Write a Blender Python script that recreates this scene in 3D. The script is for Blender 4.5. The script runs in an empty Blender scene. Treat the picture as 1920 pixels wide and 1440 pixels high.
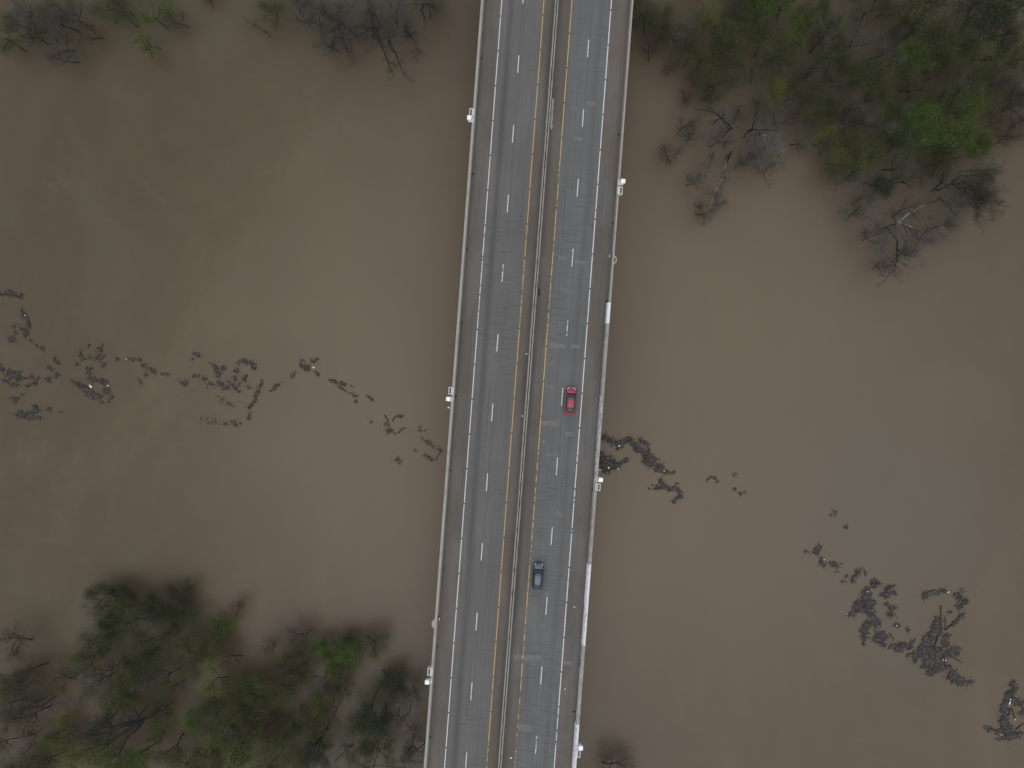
import bpy, bmesh, math, random
import numpy as np
from mathutils import Vector, Matrix

R = math.radians
sc = bpy.context.scene
COL = sc.collection

# ------------------------------------------------------------------ camera, world, sun, exposure
DECK, H = 10.0, 132.0            # height of the bridge deck and of the drone above the flood water
F = 1311.0                       # focal length in pixels of the 1920 px wide photograph
cam_d = bpy.data.cameras.new('camera'); cam = bpy.data.objects.new('camera', cam_d); COL.objects.link(cam)
cam.location = (0, 0, H); cam.rotation_euler = (0, 0, 0)
cam_d.sensor_fit = 'HORIZONTAL'; cam_d.sensor_width = 36; cam_d.lens = 36*F/1920
cam_d.clip_start = 1; cam_d.clip_end = 12000
sc.camera = cam

SUN_EL, SUN_ROT = R(70), R(186)
w = bpy.data.worlds.new('World'); sc.world = w; w.use_nodes = True
nt = w.node_tree; nt.nodes.clear()
sky = nt.nodes.new('ShaderNodeTexSky'); sky.sky_type = 'NISHITA'; sky.sun_disc = False
sky.sun_elevation = SUN_EL; sky.sun_rotation = SUN_ROT; sky.dust_density = 1.5; sky.air_density = 1.0
hs = nt.nodes.new('ShaderNodeHueSaturation'); hs.inputs['Saturation'].default_value = 0.18
bg = nt.nodes.new('ShaderNodeBackground'); bg.inputs['Strength'].default_value = 0.15
wo = nt.nodes.new('ShaderNodeOutputWorld')
nt.links.new(sky.outputs[0], hs.inputs['Color']); nt.links.new(hs.outputs[0], bg.inputs['Color'])
nt.links.new(bg.outputs[0], wo.inputs['Surface'])
sd = bpy.data.lights.new('sun', 'SUN'); sun = bpy.data.objects.new('sun', sd); COL.objects.link(sun)
sd.energy = 0.5; sd.angle = R(90); sd.color = (1.0, 0.97, 0.93)
sdir = Vector((math.sin(SUN_ROT)*math.cos(SUN_EL), math.cos(SUN_ROT)*math.cos(SUN_EL), math.sin(SUN_EL)))
sun.rotation_euler = sdir.to_track_quat('Z', 'Y').to_euler()
sun.location = (0, 0, 200)
sc.view_settings.view_transform = 'Standard'; sc.view_settings.look = 'None'
sc.view_settings.gamma = 1; sc.view_settings.use_curve_mapping = False
sc.view_settings.exposure = 0.39
sc.render.resolution_x = 1024; sc.render.resolution_y = 768

# ------------------------------------------------------------------ helpers
A = math.atan(0.0747)                       # bearing of the bridge
ca, sa = math.cos(A), math.sin(A)
def P(px, py, z=0.0):
    """place in the world of a point seen at px, py that lies at height z"""
    k = (H-z)/F
    return Vector(((px-960)*k, -(py-720)*k, z))
def UV(px, py, z=DECK):
    """the same point along (u) and across (v) the bridge"""
    p = P(px, py, z)
    return p.x*sa + p.y*ca, p.x*ca - p.y*sa
def V(x720, z=DECK):                        # distance across the bridge of a line crossing the middle row
    return (x720-960)*ca*(H-z)/F

def tag(o, label=None, cat=None, group=None, kind=None):
    if label: o['label'] = label
    if cat: o['category'] = cat
    if group: o['group'] = group
    if kind: o['kind'] = kind
    return o
def empty(name, loc=(0, 0, 0), rz=0.0):
    o = bpy.data.objects.new(name, None); COL.objects.link(o)
    o.location = loc; o.rotation_euler = (0, 0, rz); o.empty_display_size = 0.5
    return o
def link_mesh(name, me, mats, parent=None):
    o = bpy.data.objects.new(name, me); COL.objects.link(o)
    if mats is not None:
        for m in (mats if isinstance(mats, (list, tuple)) else [mats]): me.materials.append(m)
    if parent: o.parent = parent
    return o
class MB:
    def __init__(s): s.v = []; s.f = []; s.m = []
    def add(s, vs, fs, mi=0):
        b = len(s.v); s.v += [tuple(p) for p in vs]
        for f in fs: s.f.append(tuple(b+i for i in f)); s.m.append(mi)
    def box(s, x0, x1, y0, y1, z0, z1, mi=0):
        vs = [(x0,y0,z0),(x1,y0,z0),(x1,y1,z0),(x0,y1,z0),(x0,y0,z1),(x1,y0,z1),(x1,y1,z1),(x0,y1,z1)]
        s.add(vs, [(0,3,2,1),(4,5,6,7),(0,1,5,4),(1,2,6,5),(2,3,7,6),(3,0,4,7)], mi)
    def prism(s, poly, z0, z1, mi=0):
        n = len(poly)
        vs = [(x,y,z0) for x,y in poly]+[(x,y,z1) for x,y in poly]
        fs = [tuple(range(n-1,-1,-1)), tuple(range(n,2*n))]
        fs += [(i,(i+1)%n,n+(i+1)%n,n+i) for i in range(n)]
        s.add(vs, fs, mi)
    def extrude_y(s, prof, y0, y1, mi=0):       # profile in x,z drawn along y
        n = len(prof)
        vs = [(x,y0,z) for x,z in prof]+[(x,y1,z) for x,z in prof]
        fs = [tuple(range(n)), tuple(range(2*n-1,n-1,-1))]
        fs += [((i+1)%n,i,n+i,n+(i+1)%n) for i in range(n)]
        s.add(vs, fs, mi)
    def build(s, name, mats, parent=None, smooth=False, bevel=0.0, loc=None):
        me = bpy.data.meshes.new(name); me.from_pydata(s.v, [], s.f); me.update()
        for p, mi in zip(me.polygons, s.m): p.material_index = mi; p.use_smooth = smooth
        if bevel:
            bm = bmesh.new(); bm.from_mesh(me)
            bmesh.ops.recalc_face_normals(bm, faces=bm.faces)
            bmesh.ops.bevel(bm, geom=[e for e in bm.edges], offset=bevel, segments=1, affect='EDGES', clamp_overlap=True)
            bm.to_mesh(me); bm.free()
        else:
            bm = bmesh.new(); bm.from_mesh(me); bmesh.ops.recalc_face_normals(bm, faces=bm.faces); bm.to_mesh(me); bm.free()
        o = link_mesh(name, me, mats, parent)
        if loc is not None: o.location = loc
        return o

# ------------------------------------------------------------------ materials
class NT:
    def __init__(s, name):
        s.m = bpy.data.materials.new(name); s.m.use_nodes = True
        s.t = s.m.node_tree; s.b = s.t.nodes['Principled BSDF']; s._co = None
    def n(s, t, **kw):
        x = s.t.nodes.new(t)
        for k, v in kw.items(): setattr(x, k, v)
        return x
    def l(s, a, b): s.t.links.new(a, b)
    def co(s):
        if s._co is None: s._co = s.n('ShaderNodeTexCoord').outputs['Object']
        return s._co
    def xyz(s):
        x = s.n('ShaderNodeSeparateXYZ'); s.l(s.co(), x.inputs[0]); return x.outputs
    def noise(s, scale=1.0, detail=4, rough=0.55, stretch=(1,1,1), off=(0,0,0), dist=0.0):
        mp = s.n('ShaderNodeMapping'); mp.inputs['Scale'].default_value = stretch; mp.inputs['Location'].default_value = off
        s.l(s.co(), mp.inputs[0])
        t = s.n('ShaderNodeTexNoise'); t.inputs['Scale'].default_value = scale; t.inputs['Detail'].default_value = detail
        t.inputs['Roughness'].default_value = rough; t.inputs['Distortion'].default_value = dist
        s.l(mp.outputs[0], t.inputs['Vector']); return t.outputs['Fac']
    def math(s, op, a, b=None, c=None, clamp=False):
        x = s.n('ShaderNodeMath', operation=op, use_clamp=clamp)
        for i, q in enumerate((a, b, c)):
            if q is None: continue
            if isinstance(q, (int, float)): x.inputs[i].default_value = q
            else: s.l(q, x.inputs[i])
        return x.outputs[0]
    def ramp(s, fac, lo, hi, a=0.0, b=1.0):
        x = s.n('ShaderNodeMapRange'); x.clamp = True
        s.l(fac, x.inputs[0]); x.inputs[1].default_value = lo; x.inputs[2].default_value = hi
        x.inputs[3].default_value = a; x.inputs[4].default_value = b; x.interpolation_type = 'SMOOTHSTEP'
        return x.outputs[0]
    def mix(s, fac, a, b, mode='MIX'):
        x = s.n('ShaderNodeMix', data_type='RGBA', blend_type=mode)
        if isinstance(fac, (int, float)): x.inputs[0].default_value = fac
        else: s.l(fac, x.inputs[0])
        for i, q in ((6, a), (7, b)):
            if isinstance(q, (tuple, list)): x.inputs[i].default_value = (*q[:3], 1)
            else: s.l(q, x.inputs[i])
        return x.outputs[2]
    def base(s, c):
        if isinstance(c, (tuple, list)): s.b.inputs['Base Color'].default_value = (*c[:3], 1)
        else: s.l(c, s.b.inputs['Base Color'])
    def set(s, **kw):
        for k, v in kw.items(): s.b.inputs[k.replace('_', ' ')].default_value = v
    def bump(s, h, strength=0.3, dist=0.05):
        x = s.n('ShaderNodeBump'); x.inputs['Strength'].default_value = strength; x.inputs['Distance'].default_value = dist
        s.l(h, x.inputs['Height']); s.l(x.outputs[0], s.b.inputs['Normal'])
def simple(name, c, rough=0.7, var=0.25, scale=3.0, metal=0.0, stretch=(1,1,1)):
    q = NT(name); f = q.noise(scale, 4, stretch=stretch)
    q.base(q.mix(q.ramp(f, .3, .7), [x*(1-var) for x in c], [x*(1+var) for x in c]))
    q.set(Roughness=rough, Metallic=metal); return q.m

def water_mat():
    q = NT('muddy_water')
    big = q.noise(0.006, 3, .5, off=(11.3, 4.1, 0), dist=.6)
    mid = q.noise(0.035, 5, .6, stretch=(1, .55, 1), off=(3, 8, 0), dist=1.2)
    fine = q.noise(0.35, 4, .6, stretch=(1, .7, 1), dist=.8)
    X, Y, Z = q.xyz()
    # lens vignette painted into water colour: pale middle, darker outer water; olive silt leftward
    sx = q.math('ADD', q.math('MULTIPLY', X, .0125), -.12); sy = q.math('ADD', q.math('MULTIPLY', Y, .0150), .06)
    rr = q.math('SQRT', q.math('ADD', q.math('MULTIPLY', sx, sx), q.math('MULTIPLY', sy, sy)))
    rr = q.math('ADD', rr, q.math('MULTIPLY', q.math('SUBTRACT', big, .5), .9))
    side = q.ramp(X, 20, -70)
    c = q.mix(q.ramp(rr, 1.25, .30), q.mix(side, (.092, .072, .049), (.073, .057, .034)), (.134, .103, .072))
    c = q.mix(q.math('MULTIPLY', q.ramp(mid, .35, .72), .22), c, (.124, .098, .067))
    c = q.mix(q.math('MULTIPLY', q.ramp(mid, .60, .30), .20), c, (.090, .072, .048))
    c = q.mix(q.math('MULTIPLY', q.ramp(fine, .45, .8), .09), c, (.140, .111, .078))
    ed = q.noise(.018, 6, .62, stretch=(1, .6, 1), off=(31, 2, 0), dist=2.4)      # slow eddies: reddish and greenish silt
    c = q.mix(q.math('MULTIPLY', q.ramp(ed, .50, .66), .35), c, (.130, .094, .066))
    c = q.mix(q.math('MULTIPLY', q.ramp(ed, .48, .34), .24), c, (.104, .094, .066))
    far = q.math('SQRT', q.math('ADD', q.math('POWER', q.math('ADD', X, -68), 2), q.math('POWER', q.math('ADD', Y, 24), 2)))
    c = q.mix(q.math('MULTIPLY', q.ramp(q.math('ADD', far, q.math('MULTIPLY', ed, 30)), 62, 15), .42), c, (.104, .098, .077))
    st = q.noise(.12, 6, .65, stretch=(.35, 1, 1), off=(7, 13, 0), dist=3.0)
    c = q.mix(q.math('MULTIPLY', q.ramp(st, .55, .75), .10), c, (.160, .132, .098))
    c = q.mix(q.math('MULTIPLY', q.ramp(st, .45, .25), .10), c, (.085, .070, .050))
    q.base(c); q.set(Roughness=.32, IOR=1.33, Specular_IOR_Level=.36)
    h = q.noise(.9, 5, .62, stretch=(1, .8, 1), dist=.5); q.bump(h, .10, .06)
    return q.m
M = {}
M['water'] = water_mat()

def road_mat(name, lanes, shoulder, stripes, tint, seed):
    """concrete deck: grey worn lanes, dirt-brown shoulders, dark oil stripes and painted shade along the barriers, fine transverse tining"""
    q = NT(name); X, Y, Z = q.xyz()
    lane0, lane1 = lanes
    wob = q.math('MULTIPLY', q.math('SUBTRACT', q.noise(.25, 3, off=(seed, 0, 0)), .5), .45)
    xx = q.math('ADD', X, wob)
    inl = q.math('MULTIPLY', q.ramp(xx, lane0-.12, lane0+.12), q.ramp(xx, lane1+.25, lane1-.25))
    blot = q.noise(.22, 6, .65, stretch=(1, .35, 1), off=(seed, 3, 0))
    c = q.mix(inl, shoulder, tint)
    c = q.mix(q.math('MULTIPLY', q.ramp(blot, .40, .66), .55), c, [x*1.30 for x in tint])
    streak = q.noise(1.0, 5, .6, stretch=(2.6, .045, 1), off=(seed*2, 0, 0))
    c = q.mix(q.math('MULTIPLY', q.ramp(streak, .48, .70), .48), c, (.062, .060, .059))
    c = q.mix(q.math('MULTIPLY', q.ramp(streak, .48, .28), .22), c, (.128, .126, .124))
    tine = q.noise(1.0, 5, .7, stretch=(.20, 2.4, 1), off=(0, seed, 0))
    tm = q.noise(.05, 3, .5, off=(seed, 9, 0))
    c = q.mix(q.math('MULTIPLY', q.math('MULTIPLY', q.ramp(tine, .50, .66), q.ramp(tm, .42, .62)), q.math('MULTIPLY', inl, .60)), c, (.055, .055, .056))
    for (v, wd, k, col) in stripes:
        d = q.math('ABSOLUTE', q.math('SUBTRACT', q.math('ADD', X, q.math('MULTIPLY', wob, .4)), v))
        f = q.math('MULTIPLY', q.ramp(d, wd, 0.0), q.ramp(q.noise(.3, 4, .6, stretch=(1, .12, 1), off=(v, 0, 0)), .25, .7, .45, 1.0))
        c = q.mix(q.math('MULTIPLY', f, k), c, col)
    rust = q.noise(.12, 5, .6, stretch=(1, .5, 1), off=(seed, 20, 0))
    c = q.mix(q.math('MULTIPLY', q.math('MULTIPLY', q.ramp(rust, .48, .68), q.math('SUBTRACT', 1, inl)), .45), c, (.115, .083, .058))
    grit = q.noise(5.5, 3, .7)
    c = q.mix(q.math('MULTIPLY', q.ramp(grit, .4, .7), .14), c, (.14, .135, .13))
    c = q.mix(q.math('MULTIPLY', q.ramp(grit, .58, .35), .16), c, (.05, .048, .046))
    q.base(c); q.set(Roughness=.85); q.bump(grit, .25, .01)
    return q.m

def paint_mat(name, c, wear, under=(.10, .10, .10), seed=0):
    q = NT(name); n1 = q.noise(1.1, 6, .75, stretch=(1, .8, 1), off=(seed, 0, 0)); n2 = q.noise(.05, 2, .5, off=(seed, 5, 0))
    f = q.math('ADD', n1, q.math('MULTIPLY', q.math('SUBTRACT', n2, .5), .7))
    q.base(q.mix(q.ramp(f, wear, wear+.06), c, under)); q.set(Roughness=.7); return q.m

def barrier_mat(name, c, spot, k, seed=0, scale=1.2):
    q = NT(name); n1 = q.noise(scale, 6, .7, stretch=(1, .45, 1), off=(seed, 0, 0))
    n2 = q.noise(6, 3, .6)
    b = q.mix(q.ramp(n1, k, k+.12), c, spot)
    q.base(q.mix(q.math('MULTIPLY', q.ramp(n2, .4, .7), .25), b, [x*.6 for x in c])); q.set(Roughness=.85); return q.m

M['conc'] = barrier_mat('weathered_concrete', (.30, .29, .26), (.235, .225, .20), .52)
M['conc_side'] = simple('stained_concrete', (.13, .12, .105), .9, .3, .8)
M['conc_dark'] = simple('damp_concrete', (.075, .07, .063), .9, .3, .8)
M['median'] = barrier_mat('median_concrete', (.26, .25, .225), (.17, .16, .145), .50, 4)
M['pale'] = barrier_mat('whitewashed_concrete', (.66, .67, .70), (.42, .43, .46), .53, 7, 2.0)
M['peel'] = barrier_mat('peeling_whitewash', (.52, .52, .54), (.17, .165, .155), .47, 9, 2.4)
M['peel2'] = barrier_mat('mostly_peeled_whitewash', (.37, .37, .36), (.18, .175, .16), .46, 13, 2.0)
M['mossy'] = barrier_mat('greenish_concrete', (.33, .36, .34), (.24, .25, .235), .5, 3)
M['white_box'] = simple('white_cabinet_paint', (.80, .80, .82), .45, .05, 2)
M['lid_grey'] = simple('grey_metal', (.38, .39, .40), .5, .1, 3)
M['slot'] = simple('dark_grating', (.012, .014, .02), .5, .3, 6)
M['black'] = simple('black_iron', (.012, .012, .013), .6, .3, 8)
M['tyre'] = simple('tyre_rubber', (.015, .015, .015), .6, .2, 8)
M['foam'] = simple('white_foam', (.72, .72, .70), .6, .1, 5)

def leaf_mat(name, c, var=.35, hue=None):
    q = NT(name); n1 = q.noise(.55, 4, .6); n2 = q.noise(7, 2, .5)
    c2 = hue or [x*(1+var) for x in c]
    b = q.mix(q.ramp(n1, .32, .68), [x*(1-var) for x in c], c2)
    q.base(q.mix(q.math('MULTIPLY', q.ramp(n2, .35, .7), .35), b, [x*1.35 for x in c])); q.set(Roughness=.8)
    q.set(Specular_IOR_Level=.2); return q.m
LEAF = {
 'bright': leaf_mat('fresh_green_leaves', (.058, .092, .018)),
 'yellow': leaf_mat('yellow_green_leaves', (.098, .115, .028)),
 'olive':  leaf_mat('olive_buds', (.058, .066, .025)),
 'dark':   leaf_mat('dark_green_leaves', (.036, .046, .022), hue=(.056, .066, .030)),
 'russet': leaf_mat('russet_buds', (.064, .048, .029)),
 'grey':   leaf_mat('grey_buds', (.070, .066, .052)),
 'vivid':  leaf_mat('vivid_green_leaves', (.050, .088, .018)),
}
M['bark'] = simple('dark_wet_bark', (.014, .013, .012), .85, .35, 2)
M['bark_pale'] = barrier_mat('pale_mottled_bark', (.26, .27, .25), (.05, .047, .043), .45, 2, .9)
M['twig'] = simple('brown_grey_twigs', (.052, .046, .038), .85, .3, .7)
M['twig_grey'] = simple('grey_twigs', (.082, .078, .070), .85, .3, .7)
M['twig_dark'] = simple('dark_twigs', (.028, .026, .023), .85, .3, .7)
M['twig_pale'] = simple('pale_grey_twigs', (.115, .115, .105), .85, .3, .7)

# ------------------------------------------------------------------ water and river bed
g = MB(); g.add([(-3000,-3000,0),(3000,-3000,0),(3000,3000,0),(-3000,3000,0)], [(0,1,2,3)])
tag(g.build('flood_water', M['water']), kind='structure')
g = MB(); g.add([(-3000,-3000,-6),(3000,-3000,-6),(3000,3000,-6),(-3000,3000,-6)], [(0,1,2,3)])
tag(g.build('river_bed', simple('river_mud', (.08, .06, .04), .9)), kind='structure')

# ------------------------------------------------------------------ the two bridges
ROT = -A
UMIN, UMAX = -330.0, 330.0
vLo = V(848.2, DECK+1.1); vLi = V(852.4, DECK+1.1)
vM1 = V(988.8, DECK+1.05); vM2 = V(992.8, DECK+1.05)
vRo = V(1134.0, DECK+1.1)
# profile of the parapets: vertical outside, sloping foot inside
def parapet_prof(v_out, v_in, h, side):
    foot = (.06 if abs(v_in) < 6 and abs(v_out) < 6 else .10)*side
    return [(v_out, DECK-.45), (v_in+foot, DECK-.45), (v_in+foot, DECK+.16), (v_in+.05*side, DECK+.42), (v_in, DECK+h), (v_out, DECK+h)]
bridgeL = tag(empty('highway_bridge', (0, 0, 0), ROT), 'long concrete highway bridge left of the median gap, without cars, thin grey outer parapet', 'bridge')
bridgeR = tag(empty('highway_bridge', (0, 0, 0), ROT), 'long concrete highway bridge right of the median gap, carrying two cars, whitewashed outer parapet', 'bridge')
def deckparts(br, v0, v1):
    m = MB(); m.box(v0, v1, UMIN, UMAX, DECK-.35, DECK-.006); m.build('deck', M['conc_side'], br)
    n = 5
    for i in range(n):
        v = v0+1.4+(v1-v0-2.8)*i/(n-1)
        m = MB(); m.extrude_y([(v-.35, DECK-1.9), (v+.35, DECK-1.9), (v+.35, DECK-1.75), (v+.1, DECK-1.7), (v+.1, DECK-.5), (v+.25, DECK-.352), (v-.25, DECK-.352), (v-.1, DECK-.5), (v-.1, DECK-1.7), (v-.35, DECK-1.75)], UMIN, UMAX)
        m.build('girder', M['conc_dark'], br)
    for k in range(-6, 7):
        u = UV(884, 215)[0] - 1.5 + k*48.77
        e = empty('pier'); e.parent = br
        m = MB(); m.box(v0+.6, v1-.6, u-.8, u+.8, DECK-3.3, DECK-1.903); m.build('pier_cap', M['conc_dark'], e, bevel=.06)
        for f in (.2, .8):
            cx = v0+(v1-v0)*f; ring = [(cx+.75*math.cos(t*math.pi/8), u+.75*math.sin(t*math.pi/8)) for t in range(16)]
            m = MB(); m.prism(ring, -6, DECK-3.302); m.build('column', M['conc_dark'], e)
deckparts(bridgeL, vLo+.02, vM1+.10); deckparts(bridgeR, vM2-.10, vRo-.02)

# left parapet in cast lengths, joints every 24.4 m
SEG = 24.38
def parapet_run(br, vo, vi, side, mat, u0, u1, h, name='parapet_segment', first=None):
    u = u0
    while u < u1-.01:
        e = min(u+SEG, u1)
        m = MB(); m.extrude_y(parapet_prof(vo, vi, h, side), u+.012, e-.012); m.build(name, [mat], br); u = e
parapet_run(bridgeL, vLo, vLi, 1, M['conc'], UMIN, UMAX, 1.1)
# median parapets of both bridges
parapet_run(bridgeL, vM1+.105, vM1-.09, -1, M['median'], UMIN, UMAX, 1.05)
parapet_run(bridgeR, vM2-.105, vM2+.09, 1, M['median'], UMIN, UMAX, 1.05)
# right parapet: lengths of different width and coating, given by photo rows
rseg = [(-3000, 566, 2.8, 'conc', 1.1), (566, 606, 5.4, 'pale', 1.16), (606, 742, 5.0, 'peel2', 1.12), (742, 868, 5.2, 'peel', 1.12),
        (868, 905, 4.6, 'peel', 1.12), (905, 1060, 4.9, 'peel2', 1.12), (1060, 1136, 6.0, 'pale', 1.16), (1136, 1214, 5.2, 'pale', 1.14),
        (1214, 1238, 4.8, 'mossy', 1.12), (1238, 1362, 4.6, 'peel', 1.12), (1362, 3500, 6.0, 'pale', 1.16)]
for (y0, y1, wpx, mat, h) in rseg:
    ua = UV(1134, y1, DECK+1.1)[0]; ub = UV(1134, y0, DECK+1.1)[0]
    ua = max(ua, UMIN); ub = min(ub, UMAX); vi = V(1134.0-wpx, DECK+1.1); vo = vRo
    if wpx > 4:
        u = ua
        while u < ub-.01:
            e = min(u+SEG, ub)
            m = MB(); m.extrude_y(parapet_prof(vo, vi, h, -1), u+.012, e-.012)
            seg = m.build('parapet_segment', [M[mat]], bridgeR)
            if mat == 'pale': seg['label'] = 'whitewashed length of parapet'
            if mat in ('peel', 'peel2'): seg['label'] = 'length of parapet with peeling whitewash'
            mid = (vo+vi)/2
            if y0 != 566:
                m = MB(); m.box(vo-.155, vo-.035, u+.02, e-.02, DECK+h-.01, DECK+h+.09); m.build('coping_rail', [M['pale' if mat == 'pale' else 'conc']], seg)
                m = MB(); m.box(vi+.04, vi+.16, u+.02, e-.02, DECK+h-.01, DECK+h+.06); m.build('coping_rail', [M['conc' if mat != 'pale' else 'peel']], seg)
            u = e
    else:
        parapet_run(bridgeR, vo, vi, -1, M[mat], ua, ub, h)

# road surfaces
vW1, vD1, vY1 = V(887.2), V(926.9), V(966.2)
vY2, vD2, vW2 = V(1018.7), V(1055.8), V(1092.8)
matL = road_mat('left_carriageway_concrete', (vW1, vY1), (.090, .075, .060),
                [(V(905), .95, .82, (.050, .050, .052)), (V(930.5), .18, .45, (.085, .068, .052)), (V(944), 1.0, .12, (.07, .07, .07)), (V(957), .7, .15, (.06, .06, .06)), (V(856), .8, .55, (.048, .048, .047)), (V(984), .8, .45, (.045, .042, .038))],  # edge stripes by parapet and median are shade painted into the concrete
                (.100, .098, .096), 1.7)
matR = road_mat('right_carriageway_concrete', (vY2, vW2), (.090, .076, .062),
                [(V(1075), .8, .50, (.065, .068, .072)), (V(1045), .6, .15, (.07, .07, .07)), (V(997), .8, .45, (.045, .042, .038)), (V(1126), .8, .45, (.052, .052, .050)), (V(1059), .16, .25, (.08, .07, .06))],  # stripes hugging the median and outer parapet are painted-on shade
                (.102, .103, .103), 6.3)
def sheet(name, v0, v1, mat, z, parent=None, u0=UMIN, u1=UMAX):
    m = MB(); m.add([(v0,u0,z),(v1,u0,z),(v1,u1,z),(v0,u1,z)], [(0,1,2,3)]); return m.build(name, mat, parent)
roadL = tag(sheet('road', vLi+.15, vM1-.20, matL, DECK), kind='structure'); roadL.rotation_euler.z = ROT
roadR = tag(sheet('road', vM2+.20, V(1134-4.8, DECK+1.1)+.1, matR, DECK), kind='structure'); roadR.rotation_euler.z = ROT
m_white = paint_mat('white_road_paint', (.50, .51, .52), .62, seed=1)
m_white2 = paint_mat('worn_white_road_paint', (.54, .55, .57), .63, seed=5)
m_yellow = paint_mat('yellow_road_paint', (.46, .30, .085), .63, (.13, .11, .08), seed=2)
m_yellow2 = paint_mat('worn_yellow_road_paint', (.48, .33, .10), .55, (.11, .10, .085), seed=8)
def painted(parent, v, wd, u0, u1, mat, name):
    return sheet(name, v-wd/2, v+wd/2, mat, DECK+.004, parent, u0, u1)
def dashes(parent, v, y0, mat):
    base = UV(v*F/(H-DECK)/ca+960, y0)[0]
    for k in range(-13, 14):
        c = base + k*12.19
        painted(parent, v, .16, c-1.54, c+1.54, mat, 'lane_dash')
dashes(roadL, vD1, 642.3, m_white); dashes(roadR, vD2, 744.0, m_white)
rnd = random.Random(5)
def edge(parent, v, ygap, mat, name, wd=.16):
    base = UV(v*F/(H-DECK)/ca+960, ygap)[0]
    for k in range(-22, 22):
        u0 = base + k*6.095
        painted(parent, v, wd, u0+.13, u0+5.97, mat, name)
        m = MB(); m.box(v-.09, v+.09, u0-.06, u0+.06, DECK+.001, DECK+.02); m.build('road_stud', M['black'], parent)
edge(roadL, vW1, 29+65.4*10, m_white, 'white_edge_line'); edge(roadL, vY1, 27+65.4*10, m_yellow, 'yellow_edge_line', .14)
edge(roadR, vW2, 82.5+65.5*10, m_white2, 'white_edge_line'); edge(roadR, vY2, 61+65.4*10, m_yellow2, 'yellow_edge_line', .14)

# repair patches of paler concrete, traced at their places on the right carriageway
M['patch'] = simple('pale_patching_concrete', (.128, .124, .118), .85, .14, 1.2)
M['patch2'] = simple('bluish_patching_concrete', (.122, .128, .135), .85, .12, 1.2)
patches = [
 ([(1075,257),(1093,259),(1092,264),(1074,261)], 'patch2'), ([(1102,190),(1116,191),(1115,198),(1101,197)], 'patch2'), ([(1071,200),(1086,201),(1082,207),(1070,205)], 'patch2'),
 ([(1046,480),(1064,482),(1066,488),(1047,487)], 'patch'), ([(1078,488),(1098,489),(1096,496),(1077,494)], 'patch2'),
 ([(1050,537),(1064,543),(1077,547),(1074,552),(1060,549),(1049,541)], 'patch'),
 ([(1031,643),(1060,645),(1062,654),(1031,651)], 'patch'), ([(1071,646),(1088,646),(1087,653),(1070,653)], 'patch2'),
 ([(1035,676),(1044,684),(1043,688),(1026,687)], 'patch'), ([(1021,723),(1036,722),(1041,727),(1022,728)], 'patch'),
 ([(1015,790),(1046,788),(1052,793),(1048,800),(1016,798)], 'patch'), ([(1061,810),(1074,810),(1073,818),(1060,817)], 'patch2'),
 ([(1016,826),(1023,827),(1022,831),(1015,830)], 'patch2'), ([(1025,850),(1045,850),(1047,856),(1024,855)], 'patch'),
 ([(1043,957),(1061,966),(1042,972)], 'patch'), ([(963,1227),(1015,1228),(1013,1238),(961,1238)], 'patch'),
 ([(971,1358),(994,1359),(1000,1364),(999,1371),(970,1370)], 'patch'), ([(1058,1240),(1072,1240),(1071,1247),(1057,1246)], 'patch'),
 ([(1026,1107),(1032,1112),(1028,1120),(1018,1117)], 'patch'), ([(1017,1170),(1022,1170),(1021,1174),(1016,1174)], 'patch'),
]
for pts, mt in patches:
    m = MB(); q = [UV(x, y) for x, y in pts]; m.prism([(v, u) for u, v in q][::-1], DECK-.003, DECK+.0025)
    m.build('road_patch', M[mt], roadR)
for yj in (1162, 1287, 1080, 820, 560, 300): # saw-cut joints across the right carriageway
    u, _ = UV(1050, yj); sheet('saw_cut_joint', vY2+.4, vW2-.4, M['conc_dark'], DECK+.003, roadR, u-.012, u+.012)
for yj in (191, 452, 713, 974, 1235):
    u, _ = UV(920, yj); sheet('saw_cut_joint', vW1+.4, vY1-.4, M['conc_dark'], DECK+.003, roadL, u-.012, u+.012)

# drain scuppers
def scupper(px, py, parent):
    u, v = UV(px, py); m = MB()
    m.prism([(v+.21*math.cos(t*math.pi/5), u+.24*math.sin(t*math.pi/5)) for t in range(10)], DECK-.003, DECK+.006)
    m.build('drain_inlet', M['black'], parent)
for px, py in ((903,109),(886.5,326),(876,468),(865.5,605),(855,743),(844.5,882),(830.5,1066),(819.5,1213),(807,1382)): scupper(px, py, roadL)
for px, py in ((1160,252),(1148.5,418),(1137.5,565),(1123.5,748),(1111,918),(1099,1083),(1087,1238)): scupper(px, py, roadR)

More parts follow.
